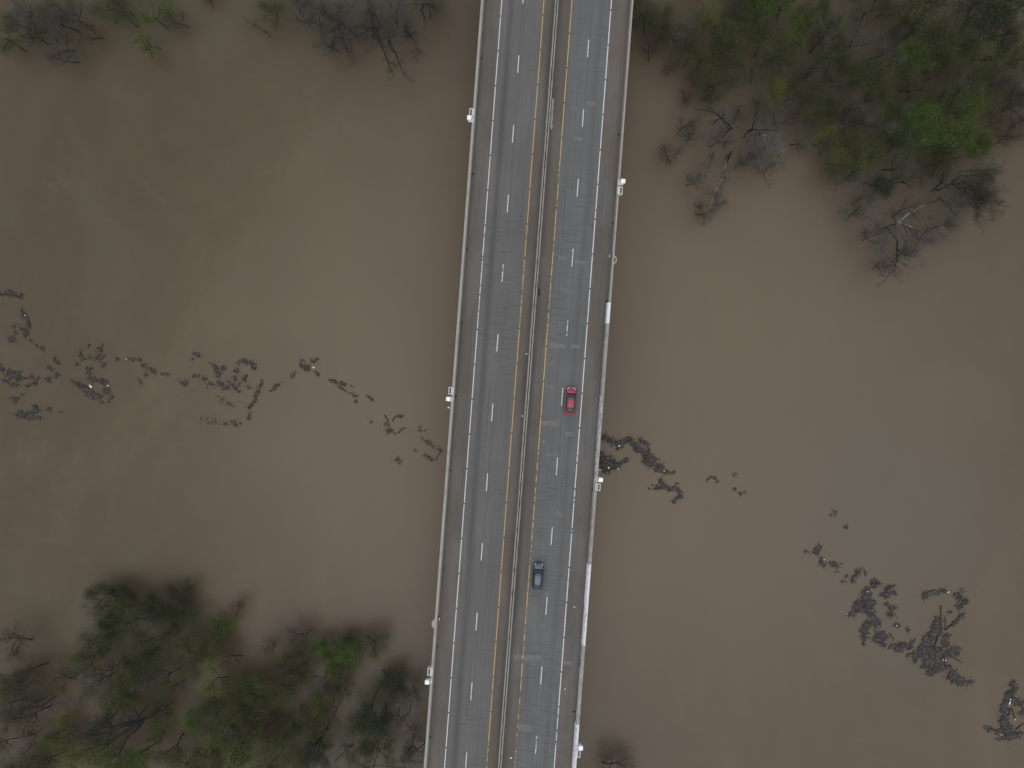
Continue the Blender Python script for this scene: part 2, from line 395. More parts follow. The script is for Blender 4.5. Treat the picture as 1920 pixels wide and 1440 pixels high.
# ------------------------------------------------------------------ brackets, cabinets and pole seats on the parapets
def frame_bracket(side, y0, y1, label):
    """concrete ledge outside the parapet with an open grated slot"""
    vo = vLo if side < 0 else vRo; yc = (y0+y1)/2
    xc = 850.2 if side < 0 else 1132; u0 = UV(xc, y1, DECK+1.1)[0] ; u1 = UV(xc, y0, DECK+1.1)[0]
    # rows shift with the skew of the bridge
    sh = (xc-0.0747*(yc-720)); u0 = UV(sh, y1, DECK+1.1)[0]; u1 = UV(sh, y0, DECK+1.1)[0]; uc = (u0+u1)/2; hl = (u1-u0)/2
    e = tag(empty('light_bracket', Vector((vo*ca+uc*sa, -vo*sa+uc*ca, DECK+.4)), ROT), label, 'bracket', 'slotted ledges on the outer parapets')
    s = side; wd = .58; zt = .78
    m = MB()
    def b(a, c, y0_, y1_, z0, z1): m.box(min(s*a, s*c), max(s*a, s*c), y0_, y1_, z0, z1)
    b(-.33, .16, -hl, hl, .705, zt); b(.42, wd, -hl, hl, -.3, zt); b(.16, .42, -hl, -hl+.15, -.3, zt); b(.16, .42, hl-.15, hl, -.3, zt); b(.004, .16, -hl, hl, -.3, .70)
    m.build('ledge', M['ledge'], e)
    m = MB(); m.box(min(s*.16, s*.42), max(s*.16, s*.42), -hl+.15, hl-.15, -.1, .25); m.build('slot_grating', M['slot'], e)
M['ledge'] = simple('pale_precast_concrete', (.46, .46, .47), .8, .14, 3)
frame_bracket(-1, 203.5, 218.5, 'slotted concrete ledge beside the uppermost cabinet on the left parapet')
frame_bracket(-1, 726, 740, 'slotted concrete ledge beside the middle cabinet on the left parapet')
frame_bracket(-1, 1252, 1267, 'slotted concrete ledge beside the lowest cabinet on the left parapet')
frame_bracket(1, 349.5, 364, 'slotted concrete ledge beside the uppermost cabinet on the right parapet')
frame_bracket(1, 906, 920, 'slotted concrete ledge beside the cabinet near the driftwood at the right parapet')
frame_bracket(1, 1405.5, 1420, 'slotted ledge beside the lowest cabinet on the whitewashed right parapet')
def cabinet(side, y0, y1, south, label):
    vo = vLo if side < 0 else vRo; yc = (y0+y1)/2; sh = ((850.2 if side < 0 else 1132)-0.0747*(yc-720))
    uc = UV(sh, yc, DECK+1.1)[0]
    e = tag(empty('utility_cabinet', Vector((vo*ca+uc*sa, -vo*sa+uc*ca, DECK+.4)), ROT), label, 'cabinet', 'white cabinets outside the parapets')
    s = side
    m = MB(); m.box(min(-s*.33, s*.60), max(-s*.33, s*.60), -.42 - (.12 if south else 0), .40, .705, .77); m.box(min(s*.02, s*.56), max(s*.02, s*.56), -.4, .38, .2, .70); m.build('bracket', M['ledge'], e)
    m = MB(); m.box(min(s*.12, s*.80), max(s*.12, s*.80), -.31, .33, .78, 1.35); m.build('box', M['white_box'], e, bevel=.03)
    m = MB(); m.box(min(s*.09, s*.83), max(s*.09, s*.83), -.34, .36, 1.36, 1.42); m.build('lid', M['white_box'], e, bevel=.015)
    m = MB(); m.box(min(-s*.02, s*.06), max(-s*.02, s*.06), -.2, .2, .78, 1.1); m.build('conduit', M['lid_grey'], e)
cabinet(-1, 220, 227, True, 'white square cabinet outside the left parapet, uppermost of three')
cabinet(-1, 744.5, 752.5, False, 'white square cabinet outside the left parapet, middle one of three')
cabinet(-1, 1273, 1281, False, 'bright white square cabinet outside the left parapet, beside the lower trees')
cabinet(1, 337, 345, True, 'white square cabinet outside the right parapet, uppermost, opposite the bare trees')
cabinet(1, 894, 903, False, 'white square cabinet outside the right parapet, just below the driftwood')
cabinet(1, 1394.5, 1403, False, 'white square cabinet outside the whitewashed parapet near the bottom right shrub')
def pole_seat(side, y, label, hollow):
    vo = vLo if side < 0 else vRo; sh = ((850.2 if side < 0 else 1132)-0.0747*(y-720)); uc = UV(sh, y, DECK+1.1)[0]
    e = tag(empty('pole_seat', Vector((vo*ca+uc*sa, -vo*sa+uc*ca, DECK+.4)), ROT), label, 'bracket')
    s = side; outer = [(0, -.85), (.42, -.42), (.50, 0), (.42, .42), (0, .85)]; 
    if hollow:
        inner = [(0.05, -.5), (.24, -.25), (.30, 0), (.24, .25), (0.05, .5)]
        m = MB()
        for i in range(4):
            q = [outer[i], outer[i+1], inner[i+1], inner[i]]; m.prism([(s*x, yy) for x, yy in q], .2, .72)
        m.build('rim', M['conc'], e)
        m = MB(); m.prism([(s*x, yy) for x, yy in inner], .2, .45); m.build('seat_floor', M['conc_side'], e)
    else:
        m = MB(); m.prism([(s*x, yy) for x, yy in outer], .1, .71); m.build('rim', M['conc'], e)
        m = MB(); m.prism([(s*(x*.6+.03), yy*.6) for x, yy in outer], .711, .75); m.build('seat_floor', M['mossy'], e)
    m = MB(); m.box(-s*.75-.07, -s*.75+.07, .5, .95, -.38, .3); m.build('guide_post', M['lid_grey'], e)
pole_seat(1, 487, 'hollow polygonal lamp post seat on the right parapet above the whitewashed length', True)
pole_seat(-1, 1170, 'solid rounded lamp post seat on the left parapet above the lowest cabinet', False)
# the small reflector post by the left parapet and the cap outside it
def small(name, label, cat, px, py, z, shape, mat):
    p = P(px, py, z); m = MB()
    if shape == 'post': m.prism([(.10*math.cos(t*math.pi/4), .16*math.sin(t*math.pi/4)) for t in range(8)], 0, .5)
    elif shape == 'cap': m.prism([(.16*math.cos(t*math.pi/4), .16*math.sin(t*math.pi/4)) for t in range(8)], -.5, 0); m.prism([(.1*math.cos(t*math.pi/4), .1*math.sin(t*math.pi/4)) for t in range(8)], 0, .08)
    else:
        r2 = random.Random(int(px*7+py)); k = r2.uniform(.8, 1.2); m.prism([(.13*k*(1+.4*r2.random())*math.cos(t), .10*k*(1+.4*r2.random())*math.sin(t)) for t in [i*math.pi/3 for i in range(6)]], 0, .06)
    o = m.build(name, mat, loc=p); tag(o, label, cat); return o
small('reflector_post', 'small grey reflector post inside the left parapet above the middle cabinet', 'post', 871.5, 475, DECK, 'post', M['lid_grey'])
small('reflector_post', 'small pale reflector post inside the right parapet near the top edge', 'post', 1178, 63, DECK, 'post', M['lid_grey'])
o = small('pipe_cap', 'pale round pipe cap hanging outside the left parapet below the middle cabinet', 'pipe cap', 841, 764, DECK+.6, 'cap', M['foam'])
for (px, py, lb) in ((979.5, 780, 'small white scrap of litter on the shoulder beside the median'), (1059, 1292, 'small white scrap of litter on the right shoulder low in the photo'),
                     (987, 663.5, 'tiny pale scrap on the yellow line side shoulder left of the median'), (958, 1421, 'tiny pale scrap at the lower end of the median shoulder'),
                     (1077, 1138, 'tiny pale scrap on the right shoulder below the grey car')):
    small('litter_scrap', lb, 'litter', px, py, DECK+.004, 'scrap', M['foam'])
# crumbled concrete along the median, near the top; dark scrap of tread further down
rnd = random.Random(3); m = MB()
for i in range(150):
    y = 187+55*rnd.random(); x = (1044.7-0.0747*y)+5.5+abs(rnd.gauss(0, 1.0)); p = UV(x, y); s_ = rnd.uniform(.05, .17)
    m.box(p[1]-s_, p[1]+s_*rnd.uniform(.5, 1.2), p[0]-s_, p[0]+s_*rnd.uniform(.7, 2.2), DECK+.002, DECK+.05+s_*.7)
o = m.build('concrete_rubble', simple('pale_rubble', (.26, .26, .26), .9, .3, 4)); o.rotation_euler.z = ROT
tag(o, 'line of crumbled pale concrete rubble along the median parapet near the top', 'rubble', kind='stuff')
m = MB(); u, v = UV(1011, 548)
for (a, b_, c_, d_) in ((-.1, .12, -.45, .4), (-.22, .02, .1, .6), (.0, .25, -.7, -.2)): m.box(v+a, v+b_, u+c_, u+d_, DECK+.004, DECK+.07)
o = m.build('tyre_tread', M['tyre']); o.rotation_euler.z = ROT; tag(o, 'black shred of tyre tread lying beside the median', 'tyre tread')
m = MB(); u, v = UV(1076, 1334); m.box(v-.35, v+.4, u-.05, u+.04, DECK+.004, DECK+.06); m.box(v-.1, v+.1, u-.14, u+.12, DECK+.004, DECK+.09)
o = m.build('road_stick', M['bark']); o.rotation_euler.z = ROT; tag(o, 'short dark stick lying on the right shoulder near the bottom', 'stick')

# ------------------------------------------------------------------ cars
def car_paint(name, c, metal=.2, rough=.32):
    q = NT(name); n = q.noise(2.2, 3, .5); q.base(q.mix(q.ramp(n, .3, .7), [x*.9 for x in c], [x*1.08 for x in c]))
    q.set(Roughness=rough, Metallic=metal, Coat_Weight=.15, Coat_Roughness=.12); return q.m
M['glass'] = (lambda q: (q.base((.022, .036, .042)), q.set(Roughness=.12), q.m)[2])(NT('tinted_glass'))
M['trim'] = simple('black_trim', (.014, .014, .015), .5, .1, 5)
M['lamp'] = simple('clear_headlamp', (.66, .64, .64), .25, .05, 6)
M['tail'] = simple('red_tail_lamp', (.30, .02, .02), .25, .05, 6)
M['rim'] = simple('alloy_rim', (.35, .35, .36), .35, .1, 5, .7)
def smoothmesh(m, name, mats, parent, sub=2):
    o = m.build(name, mats, parent, smooth=True)
    mod = o.modifiers.new('s', 'SUBSURF'); mod.levels = sub; mod.render_levels = sub
    return o
def car(px, py, label, paint, paint_side, hatch, head_k):
    e = tag(empty('sedan_car' if not hatch else 'hatchback_car', P(px, py, DECK) , ROT), label, 'car')
    L = 2.42
    # half width and shoulder height along the length (front is +y)
    st = [(-L, .60, .62, .70), (-L+.10, .76, .45, .86), (-L+.38, .86, .40, .98), (-1.55, .915, .38, 1.0), (-.6, .925, .36, .99), (.4, .925, .36, .97), (1.0, .915, .36, .95), (1.35, .90, .38, .92), (1.85, .85, .40, .84), (2.15, .76, .42, .76), (2.34, .60, .46, .66), (L+.02, .40, .50, .58)]
    m = MB(); rows = []
    for (y, hw, zb, zt) in st:
        half = [(0, zb-.12), (hw*.8, zb-.14), (hw*.97, zb), (hw, (zb+zt)/2), (hw*.975, zt-.12), (hw*.88, zt-.02), (hw*.55, zt+.035), (0, zt+.05)]
        ring = [(x, y, z) for x, z in half] + [(-x, y, z) for x, z in half[-2:0:-1]]
        rows.append(ring)
    n = len(rows[0]); vs = [p for r_ in rows for p in r_]; fs = []
    for i in range(len(rows)-1):
        for j in range(n): fs.append((i*n+j, i*n+(j+1)%n, (i+1)*n+(j+1)%n, (i+1)*n+j))
    fs.append(tuple(range(n-1, -1, -1))); fs.append(tuple((len(rows)-1)*n+j for j in range(n)))
    m.add(vs, fs); body = smoothmesh(m, 'body', [paint_side], e)
    # hood and boot skins, a little proud of the body, so the shut lines show
    def skin(name, ys, hws, zs, mat, parent, crown=.05, nx=7, th=.03, inset=1.0):
        mm = MB(); vs = []; 
        for y, hw, z in zip(ys, hws, zs):
            for i in range(nx):
                t = -1+2*i/(nx-1); vs.append((hw*t*inset, y-.10*(t*t)*(1 if y > 0 else -.4)*crown*12*.5, z+crown*(1-t*t)))
        fs = [(r_*nx+i, r_*nx+i+1, (r_+1)*nx+i+1, (r_+1)*nx+i) for r_ in range(len(ys)-1) for i in range(nx-1)]
        mm.add(vs, fs); o = mm.build(name, mat, parent, smooth=True)
        md = o.modifiers.new('t', 'SOLIDIFY'); md.thickness = th; md.offset = -1
        return o
    skin('bonnet', [1.33, 1.6, 1.9, 2.12, 2.26], [.76, .76, .74, .66, .52], [.985, .955, .90, .845, .79], paint, e)
    # greenhouse: pillars and roof in paint, panes proud of them
    rf, rr, rb = .42, (-1.10 if not hatch else -1.30), (-2.02 if not hatch else -2.08)
    cz = .985; rz_ = 1.43 if not hatch else 1.47
    base = [(1.27, .74, cz-.03), (rf, .60, rz_-.03), ((rf+rr)/2, .61, rz_), (rr, .585, rz_-.04), (rb, .66, cz+.02)]
    low = [(1.27, .80), (rf, .86), ((rf+rr)/2, .87), (rr, .85), (rb, .74)]
    m = MB(); vs = []
    for (y, hw, z), (yl, hl) in zip(base, low):
        vs += [(-hl, yl, cz-.08), (-hw, y, z), (-hw*.5, y+(.05 if y > 0 else -.03), z+.035), (hw*.5, y+(.05 if y > 0 else -.03), z+.035), (hw, y, z), (hl, yl, cz-.08)]
    fs = [(r_*6+i, r_*6+i+1, (r_+1)*6+i+1, (r_+1)*6+i) for r_ in range(4) for i in range(5)]
    m.add(vs, fs); m.build('cabin_frame', [paint_side], e, smooth=False)
    # roof skin
    skin('roof', [rf-.05, rf-.2, (rf+rr)/2, rr+.15, rr+.03], [.565, .575, .585, .57, .55], [rz_+.0, rz_+.012, rz_+.02, rz_+.01, rz_-.012], paint, e, .045)
    # windscreen
    def pane(name, q, mat=M['glass'], nx=6, bow=.08, lift=.012):
        mm = MB(); vs = []
        (a, b_), (c_, d_) = q
        for r_ in range(4):
            t = r_/3; y = a[1]+(c_[1]-a[1])*t; hw = a[0]+(c_[0]-a[0])*t; z = a[2]+(c_[2]-a[2])*t
            for i in range(nx):
                s_ = -1+2*i/(nx-1); vs.append((hw*s_, y+bow*(1-s_*s_)*b_, z+lift+.045*(1-s_*s_)))
        fs = [(r_*nx+i, r_*nx+i+1, (r_+1)*nx+i+1, (r_+1)*nx+i) for r_ in range(3) for i in range(nx-1)]
        mm.add(vs, fs); o = mm.build(name, mat, e, smooth=True); md = o.modifiers.new('t', 'SOLIDIFY'); md.thickness = .02; return o
    pane('cowl', (((.82, 1.36, .975), 1), ((.78, 1.24, .985), 1)), M['trim'], lift=.012)
    pane('windscreen', (((.72, 1.24, 1.0), 1), ((.555, rf-.02, rz_+.0), 1)))
    pane('rear_window', (((.53, rr+.0, rz_-.02), -1), ((.59, rb+.06, cz+.06), -1)))
    for s_ in (-1, 1):
        mm = MB()
        for (ya, yb) in ((1.0, .02), (-.03, -.85), (-.90, rb+.45)):
            def pt(y, t):
                # interpolate along side between sill and roof rail
                hw = .865; hr = .595
                k = 1 if y <= rf else max(0, (1.27-y)/(1.27-rf))
                if y < rr: k = max(0, (y-rb)/(rr-rb))
                z = cz-.0+(rz_-.07-cz)*k*t; x = hw+(hr-hw)*((z-cz)/(rz_-.03-cz))
                return (s_*(x+.012), y, z+.012)
            vs = [pt(ya, 0), pt((ya+yb)/2, 0), pt(yb, 0), pt(yb, 1), pt((ya+yb)/2, 1), pt(ya, 1)]
            mm.add(vs, [(0, 1, 4, 5), (1, 2, 3, 4)])
        mm.build('side_window', M['glass'], e)
        # thin bright sill trim
        mm = MB(); mm.add([(s_*.872, 1.05, cz-.03), (s_*.892, 1.05, cz-.03), (s_*.892, rb+.5, cz-.01), (s_*.872, rb+.5, cz-.01)], [(0, 1, 2, 3)]); mm.build('sill_trim', M['rim'] if not hatch else M['trim'], e)
        # head lamp along the front corner
        mm = MB(); vs = []
        arc = [(.16, 2.44, .66), (.36, 2.40, .70), (.53, 2.30, .76), (.66, 2.15, .82), (.73, 1.98, .87)] if head_k else [(.50, 2.33, .74), (.60, 2.25, .78), (.68, 2.14, .82), (.73, 2.02, .86)]
        for (x, y, z) in arc: vs += [(s_*x, y+.02, z), (s_*(x-.03), y-.085, z+.045)]
        mm.add(vs, [(2*i, 2*i+1, 2*i+3, 2*i+2) for i in range(len(arc)-1)])
        o = mm.build('headlight', M['lamp'], e, smooth=True); md = o.modifiers.new('t', 'SOLIDIFY'); md.thickness = .05
        mm = MB(); vs = []
        for (x, y, z) in [(.45, -2.41, .84), (.62, -2.36, .88), (.74, -2.26, .92)]: vs += [(s_*x, y, z-.08), (s_*(x-.03), y+.09, z+.06)]
        mm.add(vs, [(0, 1, 3, 2), (2, 3, 5, 4)]); o = mm.build('tail_light', M['tail'], e, smooth=True); md = o.modifiers.new('t', 'SOLIDIFY'); md.thickness = .04
        mm = MB(); mm.box(min(s_*.90, s_*1.06), max(s_*.90, s_*1.06), .78, .90, .96, 1.10); mm.build('wing_mirror', paint_side, e, bevel=.03)
        for yy in (1.50, -1.40):
            mm = MB(); ring = 16
            mm.prism([(.33*math.cos(t*2*math.pi/ring), .33*math.sin(t*2*math.pi/ring)) for t in range(ring)], -.11, .11)
            wl = mm.build('wheel', M['tyre'], e, bevel=.02); wl.rotation_euler = (0, R(90), 0); wl.location = (s_*.80, yy, .33)
            mm = MB(); mm.prism([(.2*math.cos(t*2*math.pi/10), .2*math.sin(t*2*math.pi/10)) for t in range(10)], -.115, .115); rim = mm.build('rim', M['rim'], wl)
    skin('boot_lid' if not hatch else 'tailgate', [-2.08, -2.2, -2.33], [.66, .64, .56], [1.0, .985, .955], paint, e, .03)
    mm = MB(); mm.box(-.26, .26, 2.395, 2.46, .52, .64); mm.build('grille', M['trim'], e, bevel=.01)
    if hatch:
        for k in range(3): 
            mm = MB(); mm.box(-.50, .50, rr-.06-.09*k, rr-.03-.09*k, rz_+.03-.028*k, rz_+.045-.028*k); mm.build('roof_strip', M['trim'], e)
    return e
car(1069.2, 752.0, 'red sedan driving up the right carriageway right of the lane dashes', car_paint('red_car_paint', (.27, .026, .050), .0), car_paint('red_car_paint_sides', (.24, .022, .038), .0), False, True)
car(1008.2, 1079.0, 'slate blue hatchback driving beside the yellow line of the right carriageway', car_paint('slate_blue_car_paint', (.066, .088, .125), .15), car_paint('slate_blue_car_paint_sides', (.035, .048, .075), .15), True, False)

# ------------------------------------------------------------------ trees
def rot_about(v, axis, ang):
    return Matrix.Rotation(ang, 3, axis) @ v
class Tree:
    def __init__(s, seed): s.r = random.Random(seed); s.thick = []; s.thin = []; s.tips = []
    def line(s, p, d, L, r0, r1, nseg, wig, up):
        pts = [p.copy()]; d = d.normalized()
        for i in range(nseg):
            d = (d + Vector((s.r.gauss(0, wig), s.r.gauss(0, wig), s.r.gauss(0, wig)*.6+up))).normalized()
            p = p + d*(L/nseg); pts.append(p.copy())
        return pts
    def emit(s, pts, r0, r1):
        n = len(pts)-1
        for i in range(n):
            a = r0+(r1-r0)*i/n; b = r0+(r1-r0)*(i+1)/n
            (s.thick if a > .032 else s.thin).append((pts[i], pts[i+1], a, b))
    def spawn(s, pts, L, r0, r1, lv, mx, dens, spread=1.0, t0=.25):
        if lv > mx: return
        n = len(pts)-1; k = max(2, int(dens[lv]*s.r.uniform(.8, 1.25)))
        for i in range(k):
            t = t0+(1-t0)*(i+s.r.random())/k; j = min(int(t*n), n-1); f = t*n-j
            p = pts[j].lerp(pts[j+1], f); d = (pts[j+1]-pts[j]).normalized()
            ax = d.cross(Vector((s.r.gauss(0,1), s.r.gauss(0,1), s.r.gauss(0,1))))
            if ax.length < 1e-4: continue
            d2 = rot_about(d, ax.normalized(), R(s.r.uniform(28, 62))*spread)
            r_ = (r0+(r1-r0)*t)*s.r.uniform(.52, .76); l2 = L*s.r.uniform(.40, .66)*(1.12-.45*t)
            s.grow(p, d2, l2, max(r_, .012), lv, mx, dens, spread)
        
    def grow(s, p, d, L, r, lv, mx, dens, spread=1.0):
        nseg = (5, 5, 4, 3, 2)[min(lv, 4)]
        r1 = r*.35 if lv < mx else r*.25
        pts = s.line(p, d, L, r, r1, nseg, .16+.05*lv, .05)
        s.emit(pts, r, r1)
        if lv >= mx-1: s.tips += [(pts[-1], L), (pts[len(pts)//2], L)]
        s.spawn(pts, L, r, r1, lv+1, mx, dens, spread)

def tubes(segs, sides, ext=0.0):
    if not segs: return None
    p0 = np.array([tuple(q[0]) for q in segs]); p1 = np.array([tuple(q[1]) for q in segs])
    r0 = np.array([q[2] for q in segs])[:, None, None]; r1 = np.array([q[3] for q in segs])[:, None, None]
    d = p1-p0; ln = np.linalg.norm(d, axis=1, keepdims=True); d = d/np.maximum(ln, 1e-6)
    if ext: p0 = p0-d*ext*r0[:, 0]; 
    up = np.where(np.abs(d[:, 2:3]) > .9, [[1., 0, 0]], [[0, 0, 1.]]); a = np.cross(d, up); a /= np.linalg.norm(a, axis=1, keepdims=True); b = np.cross(d, a)
    th = np.arange(sides)*2*np.pi/sides; c = np.cos(th)[None, :, None]; s_ = np.sin(th)[None, :, None]
    ring = a[:, None, :]*c + b[:, None, :]*s_
    v = np.concatenate([p0[:, None, :]+ring*r0, p1[:, None, :]+ring*r1], axis=1).reshape(-1, 3)
    n = len(segs); i = np.arange(sides); f = np.stack([i, (i+1) % sides, (i+1) % sides+sides, i+sides], axis=1)
    faces = (f[None]+(np.arange(n)*2*sides)[:, None, None]).reshape(-1, 4)
    return v, faces
def np_mesh(name, v, faces):
    me = bpy.data.meshes.new(name); k = faces.shape[1]
    me.vertices.add(len(v)); me.vertices.foreach_set('co', v.astype(np.float32).ravel())
    me.loops.add(faces.size); me.loops.foreach_set('vertex_index', faces.astype(np.int32).ravel())
    me.polygons.add(len(faces)); me.polygons.foreach_set('loop_start', (np.arange(len(faces))*k).astype(np.int32))
    me.update(calc_edges=True); return me
def leaf_cloud(rs, tips, per, size, sig, flat=.75):
    c = np.array([tuple(t[0]) for t in tips]); L = np.array([t[1] for t in tips])
    idx = rs.randint(0, len(c), int(per)); p = c[idx]+rs.normal(0, 1, (int(per), 3))*sig*[1, 1, flat]
    n = len(p); u = rs.normal(0, 1, (n, 3)); u /= np.linalg.norm(u, axis=1, keepdims=True)
    w_ = np.cross(u, rs.normal(0, 1, (n, 3))); w_ /= np.linalg.norm(w_, axis=1, keepdims=True)
    s_ = size*rs.uniform(.6, 1.5, (n, 1))
    v = np.stack([p-u*s_, p+w_*s_*.55, p+u*s_, p-w_*s_*.55], axis=1).reshape(-1, 3)
    return v, np.arange(n*4).reshape(-1, 4)

KIND = { # leaves, leaf size, cluster sigma, twig material, bark
 'bright': (6500, .105, .70, 'twig'), 'vivid': (8500, .105, .80, 'twig'), 'yellow': (5500, .10, .75, 'twig'),
 'olive': (7500, .090, .95, 'twig'), 'dark': (8000, .105, .72, 'twig_dark'), 'russet': (4500, .085, .95, 'twig'),
 'grey': (5200, .062, .85, 'twig_grey'), 'bare': (3500, .050, .65, 'twig_dark'), 'pale': (1500, .04, .5, 'twig_pale')}
ARCH = {}
def generic_meshes(kind, var):
    """one kind of tree, about 14 m tall with a crown 5 m in radius"""
    key = (kind, var)
    if key in ARCH: return ARCH[key]
    t = Tree(hash((len(kind)*31+ord(kind[0])*7+ord(kind[-1]), var)) & 0xffff); r = t.r
    trunk_top = Vector((r.gauss(0, 1.3), r.gauss(0, 1.3), r.uniform(3.5, 6.5)))
    tr = t.line(Vector((0, 0, -2)), trunk_top-Vector((0, 0, -2)), (trunk_top-Vector((0, 0, -2))).length, .3, .2, 7, .10, .0)
    t.emit(tr, .22, .14); top = tr[-1]
    nl = r.randint(3, 5); a0 = r.uniform(0, 6.28)
    for i in range(nl):
        a = a0+i*2*math.pi/nl+r.uniform(-.5, .5); el = R(r.uniform(38, 72))
        d = Vector((math.cos(a)*math.cos(el), math.sin(a)*math.cos(el), math.sin(el)))
        base = tr[-1] if r.random() < .6 else tr[-2]
        t.grow(base, d, r.uniform(4.8, 7.2), r.uniform(.09, .15), 0, 3, [0, 8, 7, 7, 0], 1.1)
    n, size, sig, tw = KIND[kind]
    v, f = tubes(t.thick, 5, .8); trunk = np_mesh('trunk', v, f)
    v, f = tubes(t.thin, 3); twigs = np_mesh('twigs', v, f)
    rs = np.random.RandomState(var*13+len(kind)); v, f = leaf_cloud(rs, t.tips, n, size, sig); leaves = np_mesh('foliage', v, f)
    trunk.materials.append(M['bark_pale'] if kind == 'pale' else M['bark']); twigs.materials.append(M[tw]); leaves.materials.append(LEAF.get(kind, LEAF['grey']))
    ARCH[key] = (trunk, twigs, leaves); return ARCH[key]
treernd = random.Random(77)
NAMES = {'bright': 'leafing_tree', 'vivid': 'leafing_tree', 'yellow': 'leafing_tree', 'olive': 'budding_tree', 'dark': 'leafy_tree', 'russet': 'budding_shrub', 'grey': 'bare_tree', 'bare': 'bare_tree', 'pale': 'bare_tree'}
def tree(px, py, rpx, kind, label, group=None, var=None, ht=None):
    """a tree whose crown is centred at px, py with radius rpx in the photograph"""
    if ht is None: ht = rpx/48*(12.5 if px > 1150 else 10.5)*treernd.uniform(.8, 1.15)
    ht = max(3.0, min(ht, 12.5)); zc = ht*.68; p = P(px, py, zc); rad = rpx*(H-zc)/F
    e = tag(empty(NAMES[kind], (p.x, p.y, 0), treernd.uniform(0, 6.28)), label, 'shrub' if kind == 'russet' and rpx < 26 else 'tree', group)
    s = rad/5.0; e.scale = (s, s, ht/13.5)
    ms = generic_meshes(kind, treernd.randint(0, 3) if var is None else var)
    for nm, me in zip(('trunk', 'twig_crown', 'leaf_crown'), ms):
        o = bpy.data.objects.new(nm, me); COL.objects.link(o); o.parent = e
        if nm != 'trunk': o['kind'] = 'stuff'
    return e
def limb_tree(limbs, root, label, kind='bare', pale=(), dens=(0, 9, 6, 4), mx=3, L0=3.2, r0=.16, z_root=7.0, leaves=None, group=None, seed=1, cat='tree', nm='bare_tree'):
    """a tree whose main limbs follow the courses seen in the photograph; root = px, py of the fork"""
    ZS = .68; z_root *= ZS; limbs = [([(x, y, z*ZS) for x, y, z in pth], rd*.72) for pth, rd in limbs]
    rt = P(root[0], root[1], z_root); t = Tree(seed); t2 = Tree(seed+1)
    e = tag(empty(nm, (rt.x, rt.y, 0)), label, cat, group)
    off = Vector((rt.x, rt.y, 0))
    rt = max(p_[1] for p_ in limbs)
    t.emit(t.line(Vector((0, 0, -2)), Vector((0, 0, 1)), z_root+2, 0, 0, 5, .03, 0)[:-1]+[Vector((0, 0, z_root))], rt*.95, rt*.85)
    for li, (path, rad) in enumerate(limbs):
        pts = [P(x, y, z)-off for x, y, z in path]
        if (pts[0]-Vector((0, 0, z_root))).length > .5:      # joined to the stem by a bough of its own
            st_ = Vector((0, 0, min(z_root, max(.3, pts[0].z-1.5)))); (t2 if li in pale else t).emit([st_, st_.lerp(pts[0], .5)+Vector((0, 0, -.15)), pts[0]], rad*.8, rad*.9)
        # subdivide with slight wobble
        q = []
        for a, b in zip(pts[:-1], pts[1:]):
            k = max(1, int((b-a).length/.9))
            for i in range(k):
                w0 = a.lerp(b, i/k); q.append(w0+(Vector((t.r.gauss(0,.07), t.r.gauss(0,.07), t.r.gauss(0,.07))) if i else Vector((0,0,0))))
        q.append(pts[-1]); tt = t2 if li in pale else t
        tot = sum((b-a).length for a, b in zip(q[:-1], q[1:]))
        tt.emit(q, rad, rad*.28)
        keep_thick, keep_thin, keep_tips = t.thick, t.thin, t.tips
        t.spawn(q, min(L0*1.25, tot*.8), rad, rad*.28, 1, mx, [0, max(3, dens[1]*tot/7.0), dens[2]*1.1, dens[3]*1.2], 1.0, .12)
    v, f = tubes(t.thick, 5, .8); link_mesh('trunk', np_mesh('trunk', v, f), M['bark'], e)
    if t2.thick: v, f = tubes(t2.thick, 5, .8); o = link_mesh('pale_limb', np_mesh('pale_limb', v, f), M['bark_pale'], e)
    n, size, sig, tw = KIND[kind]
    v, f = tubes(t.thin+t2.thin, 3); o = link_mesh('twig_crown', np_mesh('twig_crown', v, f), M[tw], e); o['kind'] = 'stuff'
    rs = np.random.RandomState(seed); v, f = leaf_cloud(rs, t.tips+t2.tips, leaves or n*.45, size, sig)
    o = link_mesh('leaf_crown', np_mesh('leaf_crown', v, f), LEAF.get(kind, LEAF['grey']), e); o['kind'] = 'stuff'
    return e

# --- bare trees with distinctive limbs (photo right of the bridge)
limb_tree([([(1372,241,7),(1358,226,9),(1345,213,10.5),(1325,206,11.5),(1304,206,12)], .26), ([(1358,228,8),(1347,217,10),(1336,204,11.5),(1325,197,12)], .17),
           ([(1372,241,7),(1362,215,10),(1356,202,12)], .06), ([(1370,243,6),(1350,262,8),(1330,275,9)], .06), ([(1370,241,7),(1345,243,9),(1325,240,10)], .05),
           ([(1372,241,7),(1384,238,9),(1392,246,10)], .07)],
          (1370,241), 'bare dark forked tree leaning left at the left tip of the right-hand wood', 'grey', seed=11, dens=(0, 8, 6, 4), L0=3.4)
limb_tree([([(1411,240,6),(1414,218,8),(1417,200,10),(1412,186,11),(1409,180,11.5),(1418,168,13)], .17), ([(1417,203,9.5),(1428,198,11),(1442,196,12.5)], .12),
           ([(1411,240,6),(1425,222,9),(1445,214,11),(1465,211,12)], .06), ([(1411,243,6),(1430,243,8),(1452,246,10),(1468,242,11)], .17),
           ([(1445,244,9),(1458,240,11),(1468,234,12)], .07)],
          (1411,242), 'dark bare tree with one long upward zigzag limb, right of the forked one', 'grey', seed=12, dens=(0, 5, 5, 4), L0=2.6)
